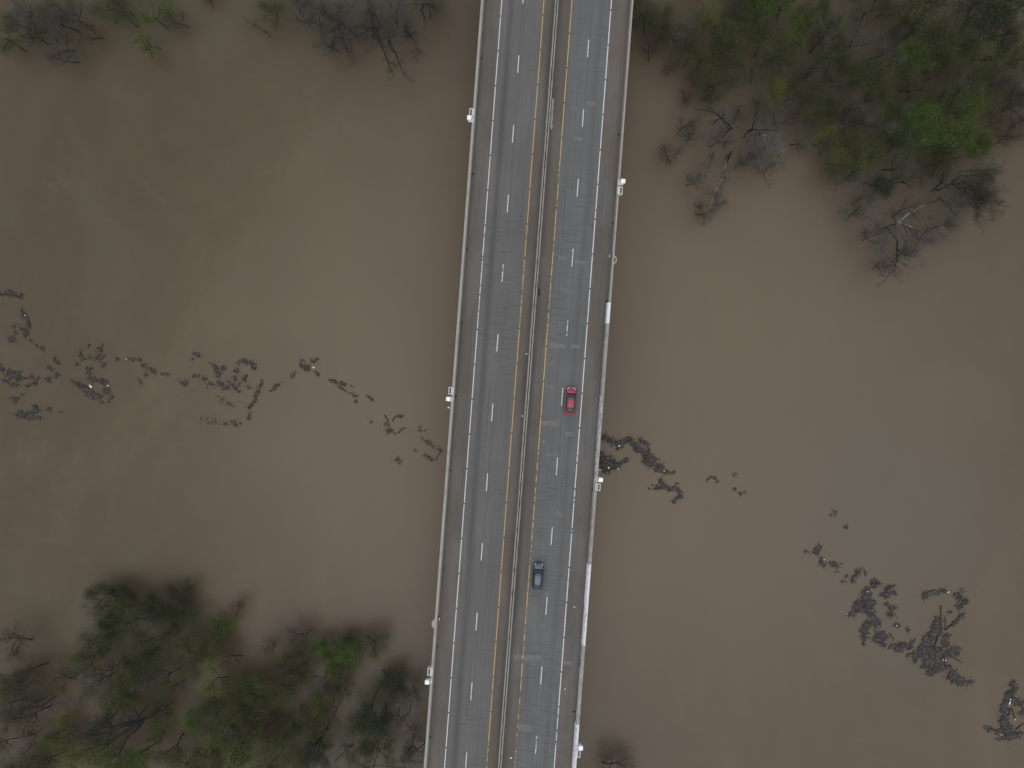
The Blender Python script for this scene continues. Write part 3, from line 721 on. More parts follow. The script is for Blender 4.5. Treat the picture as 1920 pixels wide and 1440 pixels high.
limb_tree([([(1411,250,5),(1420,262,7),(1432,252,9),(1446,260,10)], .12), ([(1420,262,7),(1418,280,10)], .08), ([(1432,252,9),(1438,275,11),(1440,292,12)], .09),
           ([(1434,252,9),(1456,268,11),(1458,290,12)], .08), ([(1425,258,8),(1428,285,11),(1432,305,12)], .05), ([(1436,254,9),(1447,280,12),(1452,302,13)], .05)],
          (1418,250), 'bare tree with pale whitish fanned twigs below the zigzag tree', 'pale', pale=(0, 2, 3), seed=13, dens=(0, 16, 9, 4), L0=3.6)
limb_tree([([(1371,285,4),(1367,296,5),(1362,308,6)], .26), ([(1362,308,6),(1355,330,8),(1345,352,10),(1338,368,11),(1332,390,12)], .17), ([(1355,330,8),(1366,334,9)], .06),
           ([(1340,365,11),(1325,362,12),(1312,368,12)], .06), ([(1338,370,11),(1346,384,12),(1358,392,12)], .06), ([(1334,380,11),(1330,398,12),(1329,410,12)], .07)],
          (1371,286), 'leaning bare tree with a black trunk base, lowest at the wood corner', 'grey', pale=(1,), seed=14, dens=(0, 8, 6, 4), L0=3.0, z_root=4.0)
limb_tree([([(1340,290,5),(1334,300,8),(1328,318,10),(1320,330,11),(1302,345,12)], .07), ([(1328,318,10),(1316,314,11),(1303,320,12)], .05), ([(1334,300,8),(1338,276,10)], .06)],
          (1338,285), 'thin bare sapling beside the leaning black trunk, nearest the bridge', 'grey', seed=15, dens=(0, 8, 6, 3), L0=3.0, z_root=4.0)
limb_tree([([(1445,300,5),(1432,330,9),(1436,342,10),(1444,348,11)], .07), ([(1432,330,8),(1425,312,10)], .05), ([(1438,318,7),(1410,312,9),(1398,308,10)], .05)],
          (1440,296), 'small twiggy bare tree at the foot of the pale fanned one', 'bare', seed=16, dens=(0, 9, 6, 3), L0=2.6, z_root=4.0)
limb_tree([([(1683,415,8),(1703,401,10),(1725,388,12),(1735,384,12.5)], .16), ([(1686,417,8),(1703,423,10),(1716,430,11),(1727,441,12),(1729,460,12.5)], .17),
           ([(1680,413,8),(1672,400,10),(1672,388,12)], .08), ([(1678,428,8),(1655,429,11),(1640,424,12)], .08), ([(1678,430,8),(1668,443,10),(1662,460,12),(1650,485,13)], .08),
           ([(1683,452,4),(1683,470,6),(1682,488,8),(1676,505,10),(1666,518,11),(1655,528,12)], .20), ([(1683,490,8),(1700,496,10),(1706,510,11)], .07), ([(1676,505,10),(1680,520,12)], .05),
           ([(1720,432,11),(1717,460,12),(1715,475,12.5)], .06), ([(1663,400,9),(1640,398,11),(1622,410,12)], .06), ([(1683,415,8),(1662,445,11),(1648,465,13)], .05), ([(1690,440,8),(1712,480,12),(1730,490,13)], .05)],
          (1683,418), 'large bare tree with white limbs, lowest in the water right of the bridge', 'grey', pale=(0, 1, 4), seed=17, dens=(0, 11, 8, 4), L0=3.8, leaves=1400)
limb_tree([([(1746,358,5),(1758,350,7),(1765,340,9),(1776,325,11)], .17), ([(1765,343,8),(1766,325,11)], .10), ([(1764,344,8),(1785,347,11)], .09),
           ([(1805,340,8),(1825,355,10),(1850,358,12),(1875,372,13)], .14), ([(1805,345,8),(1815,365,10),(1845,375,12),(1870,385,13)], .10), ([(1800,330,8),(1830,330,11),(1862,335,13)], .12),
           ([(1800,322,8),(1830,320,11),(1868,318,13)], .10), ([(1820,365,9),(1840,395,12),(1865,405,13)], .09), ([(1822,370,9),(1845,412,13),(1850,422,13)], .07), ([(1800,335,8),(1795,355,10),(1810,385,12)], .07)],
          (1786,345), 'wide dark bare tree with limbs fanned right, at the lower right corner of the wood', 'bare', seed=18, dens=(0, 14, 9, 4), L0=3.8, leaves=1800)
limb_tree([([(1620,305,7),(1600,318,8),(1598,322,9),(1580,338,11),(1570,350,12)], .12), ([(1600,320,8),(1610,340,10),(1622,352,12)], .11), ([(1604,330,9),(1603,350,12)], .06), ([(1570,350,11),(1562,372,12),(1548,382,12)], .06), ([(1618,306,7),(1635,300,9)], .06)],
          (1612,312), 'dark branching bare tree left of the white-limbed one', 'grey', seed=19, dens=(0, 8, 6, 4), L0=3.0)
limb_tree([([(1760,370,5),(1780,385,8),(1788,400,10),(1805,415,12)], .12), ([(1788,400,10),(1800,398,12)], .06), ([(1780,385,8),(1800,375,11)], .05)],
          (1760,372), 'slim bare tree with one limb sloping down right beside the fan-limbed tree', 'grey', seed=20, dens=(0, 8, 6, 3), L0=2.6, z_root=5)
limb_tree([([(1752,425,8),(1760,430,10),(1762,440,11),(1775,445,12),(1788,445,12)], .07), ([(1752,425,8),(1740,410,10),(1735,395,11)], .06), ([(1758,430,9),(1755,450,12)], .05), ([(1750,440,8),(1770,460,12)], .04)],
          (1750,428), 'faint wispy bare tree right of the white-limbed tree, out over open water', 'grey', seed=21, dens=(0, 9, 6, 3), L0=2.8)
limb_tree([([(1585,395,6),(1592,405,9),(1582,415,11)], .07), ([(1585,393,6),(1577,388,9),(1572,400,11)], .05)],
          (1586,392), 'small bare snag tips showing above the water left of the white-limbed tree', 'bare', seed=22, dens=(0, 6, 4, 3), L0=1.6, z_root=5)
# top left group
limb_tree([([(635,45,5),(625,38,7),(615,25,9),(607,12,11)], .20), ([(628,50,5),(640,62,7),(655,75,9)], .14), ([(655,75,8),(665,68,9),(690,58,10)], .10), ([(628,55,5),(628,78,8),(618,98,10)], .12), ([(630,55,5),(610,65,8),(595,80,10)], .08),
           ([(657,75,8),(657,92,10),(668,112,12)], .07), ([(632,45,5),(615,46,8),(600,48,10)], .06)],
          (630,48), 'dark bare tree with a short thick stub, left one of the pair at top left', 'bare', seed=31, dens=(0, 9, 8, 4), L0=3.4, z_root=5)
limb_tree([([(705,50,6),(690,55,7),(675,70,9),(660,75,10)], .15), ([(698,50,6),(680,55,8),(662,50,9)], .09), ([(698,55,6),(712,70,9),(717,85,10),(722,105,11),(730,120,12),(738,148,12.5)], .20),
           ([(686,60,7),(688,78,10),(692,98,12)], .07), ([(700,50,6),(718,54,8)], .07), ([(728,115,11),(740,122,12),(742,132,12)], .13), ([(728,118,11),(733,135,12)], .14), ([(690,10,13),(687,40,9),(700,50,6)], .08)],
          (702,52), 'bare tree with a long black limb pointing down the picture, left of the bridge', 'bare', seed=32, dens=(0, 7, 7, 4), L0=2.6, z_root=6)
limb_tree([([(729,70,7),(735,85,9),(744,105,10),(750,120,11),(755,137,12),(762,143,12)], .15), ([(741,98,9),(750,99,10)], .10), ([(748,112,10),(758,118,12)], .07), ([(756,137,11),(768,150,12),(774,157,12)], .07), ([(729,72,7),(742,66,9),(760,60,10)], .06)],
          (729,72), 'slim black bare tree running parallel right of the long limb', 'bare', seed=33, dens=(0, 8, 6, 3), L0=1.9, z_root=7)
limb_tree([([(759,48,6),(765,60,8),(769,75,10)], .16), ([(757,49,6),(772,51,7)], .22), ([(759,52,6),(757,64,9)], .07), ([(780,82,9),(783,95,11),(785,115,12)], .09), ([(783,92,10),(795,102,12)], .05), ([(782,95,10),(775,108,12)], .05), ([(766,62,8),(780,82,9)], .07)],
          (760,49), 'bare tree with a stubby black broken fork, nearest the left parapet at the top', 'bare', seed=34, dens=(0, 9, 6, 3), L0=2.2, z_root=6)
limb_tree([([(793,10,8),(790,20,7),(795,36,8)], .14), ([(793,10,8),(815,14,10),(825,30,11),(838,42,12)], .09), ([(793,8,8),(780,8,9),(745,8,10)], .08), ([(795,45,8),(800,60,10),(808,74,11)], .08), ([(794,8,8),(810,8,10),(825,0,11)], .08)],
          (793,9), 'thin arched bare tree beside the left parapet at the top edge', 'grey', seed=35, dens=(0, 8, 6, 4), L0=2.6, z_root=7)
limb_tree([([(497,60,2),(485,52,3),(470,44,3),(455,36,2)], .08), ([(497,60,2),(508,62,2.5),(506,72,2)], .09), ([(478,48,3),(482,34,3.5)], .05)],
          (496,58), 'low dead snag poking out of the open water left of the bare pair', 'bare', seed=36, dens=(0, 5, 4, 2), L0=1.4, z_root=2)
# bottom left group
limb_tree([([(285,1342,6),(265,1352,8),(240,1362,10),(205,1365,12),(165,1356,13)], .22), ([(270,1348,7),(258,1360,9),(240,1372,11)], .16), ([(225,1360,11),(190,1375,12),(130,1380,13)], .14), ([(215,1362,11),(175,1368,12),(135,1362,13)], .12),
           ([(220,1368,11),(190,1385,12),(150,1400,13)], .15), ([(165,1356,12),(150,1345,13)], .05), ([(210,1372,11),(170,1380,13),(125,1390,13)], .09)],
          (283,1342), 'large bare tree with black limbs raked to the left, in the lower left wood', 'bare', seed=41, dens=(0, 9, 7, 4), L0=3.6, z_root=6)
limb_tree([([(222,1380,7),(205,1395,10),(190,1407,12),(170,1420,13)], .18), ([(205,1395,10),(180,1400,12),(145,1408,13)], .10)],
          (223,1379), 'bare tree with two straight black limbs below the raked tree', 'olive', seed=42, dens=(0, 6, 6, 4), L0=3.0, z_root=7, leaves=1500)
limb_tree([([(243,1377,7),(230,1398,9),(222,1415,11),(205,1422,12),(195,1430,13)], .20), ([(226,1408,10),(224,1425,12),(228,1440,13)], .10)],
          (243,1377), 'tree with a thick black curving limb near the bottom left edge', 'olive', seed=43, dens=(0, 6, 6, 4), L0=2.8, z_root=7, leaves=1400)
limb_tree([([(215,1262,7),(200,1268,9),(182,1276,11),(165,1290,12)], .16), ([(205,1266,9),(180,1266,11),(160,1268,13)], .09), ([(195,1270,10),(178,1284,12)], .07), ([(205,1268,9),(190,1290,12),(180,1302,13)], .05)],
          (215,1262), 'bare tree with branches swept left below the dark green clump', 'bare', seed=44, dens=(0, 10, 6, 3), L0=2.6, z_root=7)
limb_tree([([(30,1298,8),(45,1292,10),(60,1294,11)], .10), ([(30,1298,8),(10,1300,10),(-10,1306,11)], .11), ([(28,1300,8),(28,1315,10),(20,1330,11)], .07), ([(32,1296,8),(22,1285,11)], .07)],
          (28,1298), 'dark crooked bare tree at the left edge of the lower wood', 'bare', seed=45, dens=(0, 10, 8, 4), L0=3.4, z_root=7)
limb_tree([([(78,1328,7),(90,1328,9),(110,1318,11),(140,1312,12),(172,1298,13)], .12), ([(72,1325,7),(62,1328,9),(50,1327,11)], .08), ([(70,1328,7),(67,1316,8)], .16), ([(110,1320,11),(135,1325,13)], .04)],
          (72,1327), 'bare tree with one long thin limb reaching right in the lower left wood', 'bare', seed=46, dens=(0, 6, 6, 3), L0=2.4, z_root=7)
limb_tree([([(608,1375,6),(602,1385,8),(598,1400,10),(592,1420,12),(585,1440,13)], .20), ([(603,1382,7),(590,1395,10),(575,1400,12),(562,1402,13)], .15), ([(600,1390,8),(588,1385,10),(570,1380,12)], .09), ([(598,1405,10),(612,1425,12),(622,1440,13)], .09), ([(606,1376,7),(598,1372,9),(585,1365,11)], .07)],
          (607,1377), 'black many-limbed bare tree near the bottom, left of the bare thicket by the bridge', 'bare', seed=47, dens=(0, 11, 9, 4), L0=3.6, z_root=6)
limb_tree([([(628,1338,6),(620,1350,9),(615,1342,10),(608,1325,11)], .06), ([(628,1340,6),(634,1355,9),(640,1368,11)], .07), ([(630,1328,7),(636,1320,9)], .09), ([(632,1326,7),(620,1322,9),(608,1330,11)], .08), ([(626,1342,6),(612,1360,11)], .05)],
          (629,1335), 'small dark forked bare tree in the open gap of the lower wood', 'bare', seed=48, dens=(0, 6, 5, 3), L0=1.8, z_root=6)
limb_tree([([(448,1396,7),(440,1412,9),(438,1440,12)], .14), ([(448,1396,7),(455,1415,9),(453,1440,12)], .12), ([(450,1398,7),(462,1420,10),(470,1440,12)], .07)],
          (448,1397), 'tree with a black two-pronged trunk at the bottom edge', 'yellow', seed=49, dens=(0, 6, 6, 4), L0=2.8, z_root=7, leaves=1600)
limb_tree([([(540,1372,6),(530,1385,9),(515,1402,11),(505,1420,13)], .17), ([(528,1388,9),(522,1405,12)], .07)],
          (540,1372), 'slim tree with a single slanting black limb left of the many-limbed tree', 'olive', seed=50, dens=(0, 6, 6, 4), L0=2.8, z_root=6, leaves=1200)
limb_tree([([(765,1340,6),(752,1348,9),(745,1360,11)], .09), ([(765,1340,6),(770,1322,9),(778,1305,11)], .06), ([(766,1342,6),(755,1320,10),(748,1300,12)], .05)],
          (765,1341), 'thin bare tree in the thicket next to the left parapet', 'grey', seed=51, dens=(0, 8, 6, 4), L0=3.2, z_root=6)
limb_tree([([(797,1392,6),(785,1385,9),(770,1388,11)], .08), ([(797,1394,6),(780,1405,9),(765,1418,11)], .09), ([(798,1390,6),(780,1370,10),(770,1360,12)], .05), ([(790,1430,7),(765,1425,10),(745,1425,12)], .08)],
          (796,1393), 'low bare tree crowding the left parapet near the bottom', 'bare', seed=52, dens=(0, 9, 6, 4), L0=3.2, z_root=6)
limb_tree([([(690,1440,8),(672,1432,10),(660,1422,11),(652,1415,12)], .10), ([(760,1440,8),(755,1428,10),(742,1430,11)], .09)],
          (700,1440), 'bare arched limbs of a tree at the bottom edge left of the bridge', 'bare', seed=53, dens=(0, 8, 6, 4), L0=2.8, z_root=7)
limb_tree([([(52,1405,5),(44,1415,7),(40,1430,9),(38,1445,10)], .07), ([(46,1412,7),(38,1420,9)], .04)],
          (52,1406), 'thin curved bare branch over pale water at the bottom left corner', 'bare', seed=54, dens=(0, 3, 3, 2), L0=1.2, z_root=5)

# --- generic trees of the woods: crown centre, radius, kind and, where it stands out, a label of its own
GR = 'trees of the flooded wood right of the bridge'; GL = 'trees of the flooded wood below left'; GT = 'trees along the top left edge'
right = [
 # first rows, nearest the bridge
 (1222,35,30,'olive',None),(1275,55,32,'olive',None),(1325,105,30,'olive',None),(1320,175,24,'olive',None),(1340,255,28,'grey',None),(1420,265,30,'grey',None),(1385,215,28,'grey',None),(1215,12,26,'olive','small olive tree beside the right parapet at the top edge'),(1262,28,36,'olive',None),(1305,55,34,'grey',None),(1345,16,32,'yellow','yellow green crown at the top edge, nearest the bridge'),
 (1232,60,24,'russet',None),(1300,100,32,'olive',None),(1278,75,22,'russet',None),(1345,75,34,'olive',None),
 (1395,30,36,'olive',None),(1440,14,34,'bright',None),(1392,85,36,'olive',None),(1345,130,34,'olive','olive tree at the bridge-side corner of the wood, over bare brown water'),
 (1310,145,18,'russet',None),(1226,98,24,'russet',None),(1258,122,22,'russet',None),(1285,172,18,'russet',None),(1380,150,30,'grey',None),(1440,75,36,'olive',None),(1430,130,34,'olive',None),(1475,55,30,'yellow',None),(1490,100,38,'olive',None),(1480,10,34,'bright',None),
 (1475,160,38,'yellow','yellow green crown above the zigzag bare tree'),(1515,35,38,'olive',None),(1530,120,36,'grey',None),(1545,70,34,'grey',None),(1520,180,36,'olive',None),
 (1570,20,40,'bright',None),(1600,70,38,'grey',None),(1575,115,38,'olive',None),(1600,160,36,'olive',None),(1555,215,34,'olive',None),(1545,255,30,'yellow','yellow green crown at the lower rim of the wood, right of the fanned twigs'),
 (1635,30,38,'olive',None),(1660,75,38,'grey',None),(1690,95,38,'bright','bright green crown in the middle of the right-hand wood'),(1640,120,38,'olive',None),(1660,165,36,'olive',None),(1620,210,36,'grey',None),
 (1700,30,38,'olive',None),(1745,20,40,'bright',None),(1740,75,38,'olive',None),(1790,45,42,'olive',None),(1720,140,38,'olive',None),(1770,115,40,'olive',None),(1800,85,34,'bright',None),
 (1840,20,42,'dark',None),(1885,45,42,'dark',None),(1905,5,40,'dark',None),(1860,80,38,'yellow',None),(1900,105,38,'olive',None),(1830,130,38,'olive',None),(1880,150,38,'bare',None),(1912,190,32,'grey',None),
 (1700,190,36,'bright',None),(1750,180,36,'olive',None),(1800,165,36,'grey',None),(1845,190,36,'yellow',None),(1800,215,36,'bright',None),(1730,235,44,'vivid','vivid green broad crown low in the right-hand wood'),
 (1680,240,34,'bright',None),(1770,255,40,'bright',None),(1590,255,34,'olive',None),(1575,290,34,'olive',None),(1610,290,32,'yellow',None),(1650,285,36,'olive',None),(1640,325,28,'dark','dark tree at the lower rim of the wood above the white-limbed one'),
 (1690,300,36,'grey',None),(1720,295,34,'bright',None),(1755,305,34,'olive',None),(1800,285,36,'olive',None),(1840,240,32,'olive',None),(1850,280,26,'bright',None),(1880,262,18,'bare','small isolated bare bush over water at the right edge of the wood'),
 (1905,235,26,'russet',None),(1480,215,32,'grey',None),(1500,250,28,'grey',None),(1705,325,32,'grey',None),(1840,330,34,'olive',None),(1590,330,26,'grey',None),(1425,190,24,'russet',None),(1300,250,26,'grey','faint grey twiggy tree jutting left into open water toward the bridge'),
 (1275,238,24,'grey',None),(1268,290,26,'russet',None),(1300,332,26,'grey',None),(1318,385,24,'russet',None),(1350,372,24,'grey',None),(1392,300,26,'grey',None),(1435,300,26,'grey',None),(1650,440,28,'grey',None),(1702,470,28,'grey',None),(1742,440,26,'grey',None),(1608,398,24,'grey',None),(1662,498,22,'russet',None),(1785,415,26,'grey',None),(1845,350,30,'grey',None),(1700,400,30,'grey',None),(1850,375,26,'olive',None),(1620,375,24,'grey',None),(1660,355,24,'grey',None)]
left = [(215,1150,32,'olive',None),(265,1125,26,'olive',None),(325,1165,30,'olive',None),(390,1215,26,'olive',None),(640,1205,24,'olive',None),(735,1300,24,'olive',None),(560,1205,26,'grey',None),
 (185,1125,34,'dark','dark green crown at the upper left of the lower wood, outermost'),(222,1120,26,'dark',None),(340,1115,24,'dark','narrow dark green crown sticking up at the top of the lower wood'),(280,1150,36,'dark',None),
 (310,1140,28,'grey',None),(195,1180,34,'dark',None),(150,1210,30,'olive','olive crown at the left flank of the dark clump'),(245,1185,36,'olive',None),(290,1205,38,'dark',None),(345,1160,30,'dark',None),
 (395,1180,24,'bright',None),(425,1175,18,'bright','small bright green sprig on a branch reaching right over the water'),(440,1150,20,'russet','small orange brown crown over open water at the right tip of the dark clump'),
 (335,1230,34,'olive',None),(240,1240,36,'olive',None),(365,1205,28,'olive',None),(180,1240,32,'olive',None),(370,1250,28,'olive',None),
 (20,1225,40,'russet',None),(60,1265,38,'russet',None),(25,1275,38,'bare',None),(110,1290,30,'russet',None),(20,1330,36,'olive',None),(60,1350,34,'russet',None),(55,1385,22,'bare','small dark round bush among russet crowns at lower left'),
 (110,1400,38,'yellow',None),(150,1425,38,'yellow',None),(90,1440,34,'olive',None),(200,1340,34,'olive',None),(235,1330,30,'yellow',None),(300,1360,30,'olive',None),(270,1420,38,'bright',None),(320,1400,34,'olive',None),(310,1330,26,'russet',None),(335,1290,26,'russet',None),
 (362,1345,28,'vivid','vivid green crown in the middle of the lower left wood'),(410,1290,36,'yellow',None),(420,1330,34,'olive',None),(400,1385,36,'olive',None),(390,1425,34,'olive',None),(465,1350,36,'olive',None),(450,1395,34,'bright',None),
 (480,1410,30,'yellow','yellowest crown at the bottom of the lower left wood'),(440,1245,28,'russet',None),(470,1285,34,'olive',None),(505,1320,34,'olive',None),(520,1265,38,'olive',None),(540,1225,34,'olive','olive crown at the upper rim right of the water gap'),(500,1220,24,'russet',None),
 (592,1212,22,'vivid','small vivid green crown at the upper rim of the lower wood'),(575,1195,26,'grey',None),(610,1258,24,'bright',None),(600,1290,22,'bright',None),(634,1290,18,'bright',None),(560,1300,32,'olive',None),(550,1345,34,'olive',None),
 (650,1225,38,'olive',None),(690,1222,32,'olive','olive crown at the upper right shoulder of the lower wood'),(665,1265,36,'bright',None),(705,1270,32,'dark',None),(700,1310,38,'dark','dense dark green crown facing the left parapet across the water'),(715,1340,30,'dark',None),(690,1350,28,'olive',None),
 (725,1260,18,'grey',None),(685,1390,30,'olive',None),(720,1385,24,'bare',None),(700,1425,34,'olive',None),(650,1430,32,'grey',None),(600,1350,26,'russet',None),(560,1420,34,'olive',None),(515,1425,34,'olive',None),(770,1300,28,'grey',None),(745,1345,26,'grey',None),(770,1410,30,'grey',None),
 (350,1435,34,'olive',None),(215,1445,36,'bright',None),(30,1440,30,'russet',None)]
top = [(632,66,38,'grey',None),(688,40,36,'grey',None),(724,64,32,'grey',None),(768,48,34,'grey',None),(590,28,32,'grey',None),(118,92,30,'grey',None),(82,30,34,'grey',None),(242,30,32,'olive',None),(172,50,26,'russet',None),(20,25,38,'grey',None),(60,60,36,'grey',None),(12,70,34,'olive','olive crown cut by the left edge near the top'),(110,30,40,'grey',None),(112,75,34,'bare','dark twiggy crown reaching lowest at upper left'),(150,20,34,'grey',None),
 (225,8,34,'grey',None),(190,20,30,'olive',None),(290,28,34,'bright','bright green crown at the top left edge'),(285,72,24,'yellow','lower yellow green tip below the bright crown at top left'),(340,35,26,'russet',None),
 (385,0,22,'russet',None),(500,0,32,'olive','olive crown cut by the top edge above the dead snag'),(575,10,34,'grey',None),(620,20,40,'grey',None),(660,35,38,'grey',None),(700,15,40,'grey',None),(740,25,34,'grey',None),(625,78,32,'grey',None),(800,10,34,'olive','olive crown next to the left parapet at the top edge'),(555,-5,30,'russet',None)]
DESC = {'olive': 'olive budding tree', 'grey': 'grey twiggy tree', 'bright': 'fresh green leafing tree', 'vivid': 'fresh green leafing tree', 'yellow': 'yellow green tree', 'russet': 'russet budding tree', 'dark': 'dark green tree', 'bare': 'dark bare tree'}
ANCH = {'R': [(1345,16,'the yellow green crown at the top edge'),(1411,215,'the bare zigzag tree'),(1545,255,'the yellow green crown at the lower rim'),(1690,95,'the bright green crown mid-wood'),(1730,235,'the vivid green broad crown'),(1683,430,'the white-limbed bare tree'),(1880,262,'the isolated bare bush'),(1920,0,'the top right corner'),(1850,350,'the fan-limbed bare tree')],
        'L': [(362,1345,'the vivid green crown in the wood'),(592,1212,'the small vivid green rim crown'),(700,1310,'the dense dark crown facing the bridge'),(240,1370,'the raked black-limbed tree'),(340,1115,'the narrow dark crown'),(0,1440,'the bottom left corner'),(605,1400,'the black many-limbed tree'),(30,1298,'the crooked bare tree at the left edge')],
        'T': [(290,28,'the bright green top-left crown'),(0,0,'the top left corner'),(690,60,'the bare tree with the long black limb')]}
def where(x, y, ax, ay):
    a = math.degrees(math.atan2(ay-y, x-ax)) % 360
    return ['right of', 'above right of', 'above', 'above left of', 'left of', 'below left of', 'below', 'below right of'][int((a+22.5)//45) % 8]
def own_labels(lst, code):
    out = [None]*len(lst); slots = {}
    for i, (x, y, r_, k, lb) in enumerate(lst):
        if lb: continue
        ax, ay, an = min(ANCH[code], key=lambda q: (q[0]-x)**2+(q[1]-y)**2)
        slots.setdefault((DESC[k], where(x, y, ax, ay), an), []).append((math.hypot(x-ax, y-ay), i))
    for (d, w_, an), it in slots.items():
        it.sort()
        for n_, (_, i) in enumerate(it):
            out[i] = (d if len(it) == 1 else (['nearest ']+[o_+' nearest ' for o_ in ('second','third','fourth','fifth','sixth','seventh','eighth','ninth','tenth','eleventh','twelfth')])[n_]+d)+' '+w_+' '+an
    return out
def inside(x, y, poly):
    c = False; n = len(poly)
    for i in range(n):
        x1, y1 = poly[i]; x2, y2 = poly[(i+1) % n]
        if (y1 > y) != (y2 > y) and x < (x2-x1)*(y-y1)/(y2-y1)+x1: c = not c
    return c
fr = random.Random(21)
def fill(lst, poly, n, kinds, dmin):
    k = 0; tries = 0; xs = [p[0] for p in poly]; ys = [p[1] for p in poly]
    while k < n and tries < 4000:
        tries += 1; x = fr.uniform(min(xs), max(xs)); y = fr.uniform(min(ys), max(ys))
        if not inside(x, y, poly) or min(math.hypot(x-q[0], y-q[1]) for q in lst) < dmin: continue
        lst.append((x, y, fr.uniform(22, 34), fr.choice(kinds), None)); k += 1
fill(right, [(1225,0),(1300,80),(1345,160),(1470,200),(1520,265),(1600,320),(1700,335),(1760,320),(1860,300),(1880,240),(1920,210),(1920,0)], 50, ['grey','grey','olive','bare','olive','russet'], 16)
fill(left, [(0,1240),(130,1270),(170,1230),(360,1240),(420,1270),(500,1250),(560,1220),(700,1250),(720,1400),(700,1440),(0,1440)], 40, ['grey','grey','olive','olive','russet','yellow'], 17)
fill(top, [(0,0),(0,60),(150,60),(200,20),(200,0)], 4, ['grey','olive'], 15)
for nm, lst, gp, code in (('right', right, GR, 'R'), ('left', left, GL, 'L'), ('top', top, GT, 'T')):
    ol = own_labels(lst, code)
    for ti, (x, y, r_, k, lb) in enumerate(lst):
        tree(x, y, r_, k, lb or ol[ti], gp)
tree(1132, 1446, 44, 'russet', 'orange brown shrub crown at the bottom edge right of the bridge', ht=4.5)
# wood going on just beyond the frame
orn = random.Random(8)
for i in range(26):
    x = orn.uniform(1250, 2150); y = orn.uniform(-150, -30)
    if x > 1960: y = orn.uniform(-120, 260)
    tree(x, y, orn.uniform(34, 44), orn.choice(['olive', 'olive', 'grey', 'bright']), 'tree of the wood beyond the upper right edge of the photo', 'trees beyond the upper right edge')
for i in range(14):
    x = orn.uniform(-180, 760); y = orn.uniform(1480, 1580)
    tree(x, y, orn.uniform(34, 44), orn.choice(['olive', 'olive', 'grey', 'yellow']), 'tree of the wood beyond the lower edge of the photo', 'trees beyond the lower edge')
for i in range(10):
    x = orn.uniform(-150, 860); y = orn.uniform(-120, -45)
    tree(x, y, orn.uniform(32, 42), orn.choice(['olive', 'grey', 'grey']), 'tree of the wood beyond the upper left edge of the photo', 'trees beyond the upper left edge')

# ------------------------------------------------------------------ floating driftwood
M['drift'] = [simple('wet_driftwood', (.029, .026, .024), .9, .35, 3), simple('grey_driftwood', (.060, .055, .051), .85, .3, 3), simple('rotten_brown_wood', (.055, .036, .026), .8, .3, 3), simple('bleached_chip', (.30, .29, .27), .7, .2, 5)]
def raft(blobs, label, name='driftwood_raft', dens=1.0, seed=0, brown=.12):
    if seed < 25 or seed == 46: dens = .72; blobs = [(x, y, a*.95, b*.85, g_, cv*.85) for x, y, a, b, g_, cv in blobs]      # the left-hand trail is thin and wispy
    """blobs: x, y, half length, half width, angle in degrees, cover"""
    r_ = random.Random(seed*17+5); m = MB(); cx = sum(b[0] for b in blobs)/len(blobs); cy = sum(b[1] for b in blobs)/len(blobs); c = P(cx, cy, 0); k = H/F
    for (x, y, a, b, ang, cov) in blobs:
        area = math.pi*a*b; sc_ = .62 if cov < .75 else (.85 if cov < 1.15 else 1.0); n = int(area*cov*dens*.50/sc_**1.3)+3; ca_, sa_ = math.cos(R(ang)), math.sin(R(ang))
        # ragged: pieces gather round a few knots
        knots = [(r_.gauss(0, .45), r_.gauss(0, .45)) for _ in range(max(3, int(area/14)))]
        for i in range(n):
            q = r_.choice(knots); kr = r_.choice((1.2, 1.8, 1.8, 3.6))
            lx = q[0]*a+r_.gauss(0, kr*.8); ly = q[1]*b+r_.gauss(0, kr*.6)
            X = c_x = (x+lx*ca_-ly*sa_-960)*k-c.x; Y = -(y+lx*sa_+ly*ca_-720)*k-c.y
            long_ = r_.random() < .13
            L = (r_.uniform(.35, .95) if long_ else r_.uniform(.08, .36))*sc_; W = (r_.uniform(.02, .06) if long_ else r_.uniform(.04, .17))*sc_
            th = R(-ang)+r_.gauss(0, .75 if long_ else 1.0); c1, s1 = math.cos(th), math.sin(th)
            pts = []
            for (u, v) in ((-L, -W*.7), (-L*.2, -W), (L, -W*.4), (L*.9, W*.5), (0, W), (-L*.9, W*.6)):
                u *= r_.uniform(.75, 1.1); v *= r_.uniform(.7, 1.2); pts.append((X+u*c1-v*s1, Y+u*s1+v*c1))
            z = r_.uniform(.01, .09); mi = 2 if r_.random() < brown else (1 if r_.random() < .42 else 0)
            if r_.random() < .002: mi = 3
            m.prism(pts, z-.06, z+r_.uniform(.02, .08), mi)
        for i in range(int(area*(.16 if cov < .5 else .10)*(1 if area < 150 else .6))+3):      # crumbs of bark round the edges
            lx = r_.gauss(0, 1.0)*a; ly = r_.gauss(0, 1.0)*b; ly += r_.gauss(0, 2.0)
            X = (x+lx*ca_-ly*sa_-960)*k-c.x; Y = -(y+lx*sa_+ly*ca_-720)*k-c.y; q_ = r_.uniform(.03, .10); e1, e2 = q_*r_.uniform(.5, 1.8), q_*r_.uniform(.4, 1)
            m.prism([(X-e1, Y-e2), (X+e1, Y-e2*.6), (X+e1*.7, Y+e2), (X-e1*.6, Y+e2*.8)], -.03, r_.uniform(.02, .05), 2 if r_.random() < .35 else 0)
    e = tag(empty(name, (c.x, c.y, 0)), label, 'driftwood', 'rafts of floating driftwood')
    o = m.build('wood_litter', M['drift'], e); o['kind'] = 'stuff'; return e
raft([(20,551,13,4,5,1.3),(10,552,10,2,0,1)], 'small dense driftwood tuft cut by the left edge, highest of all', seed=1)
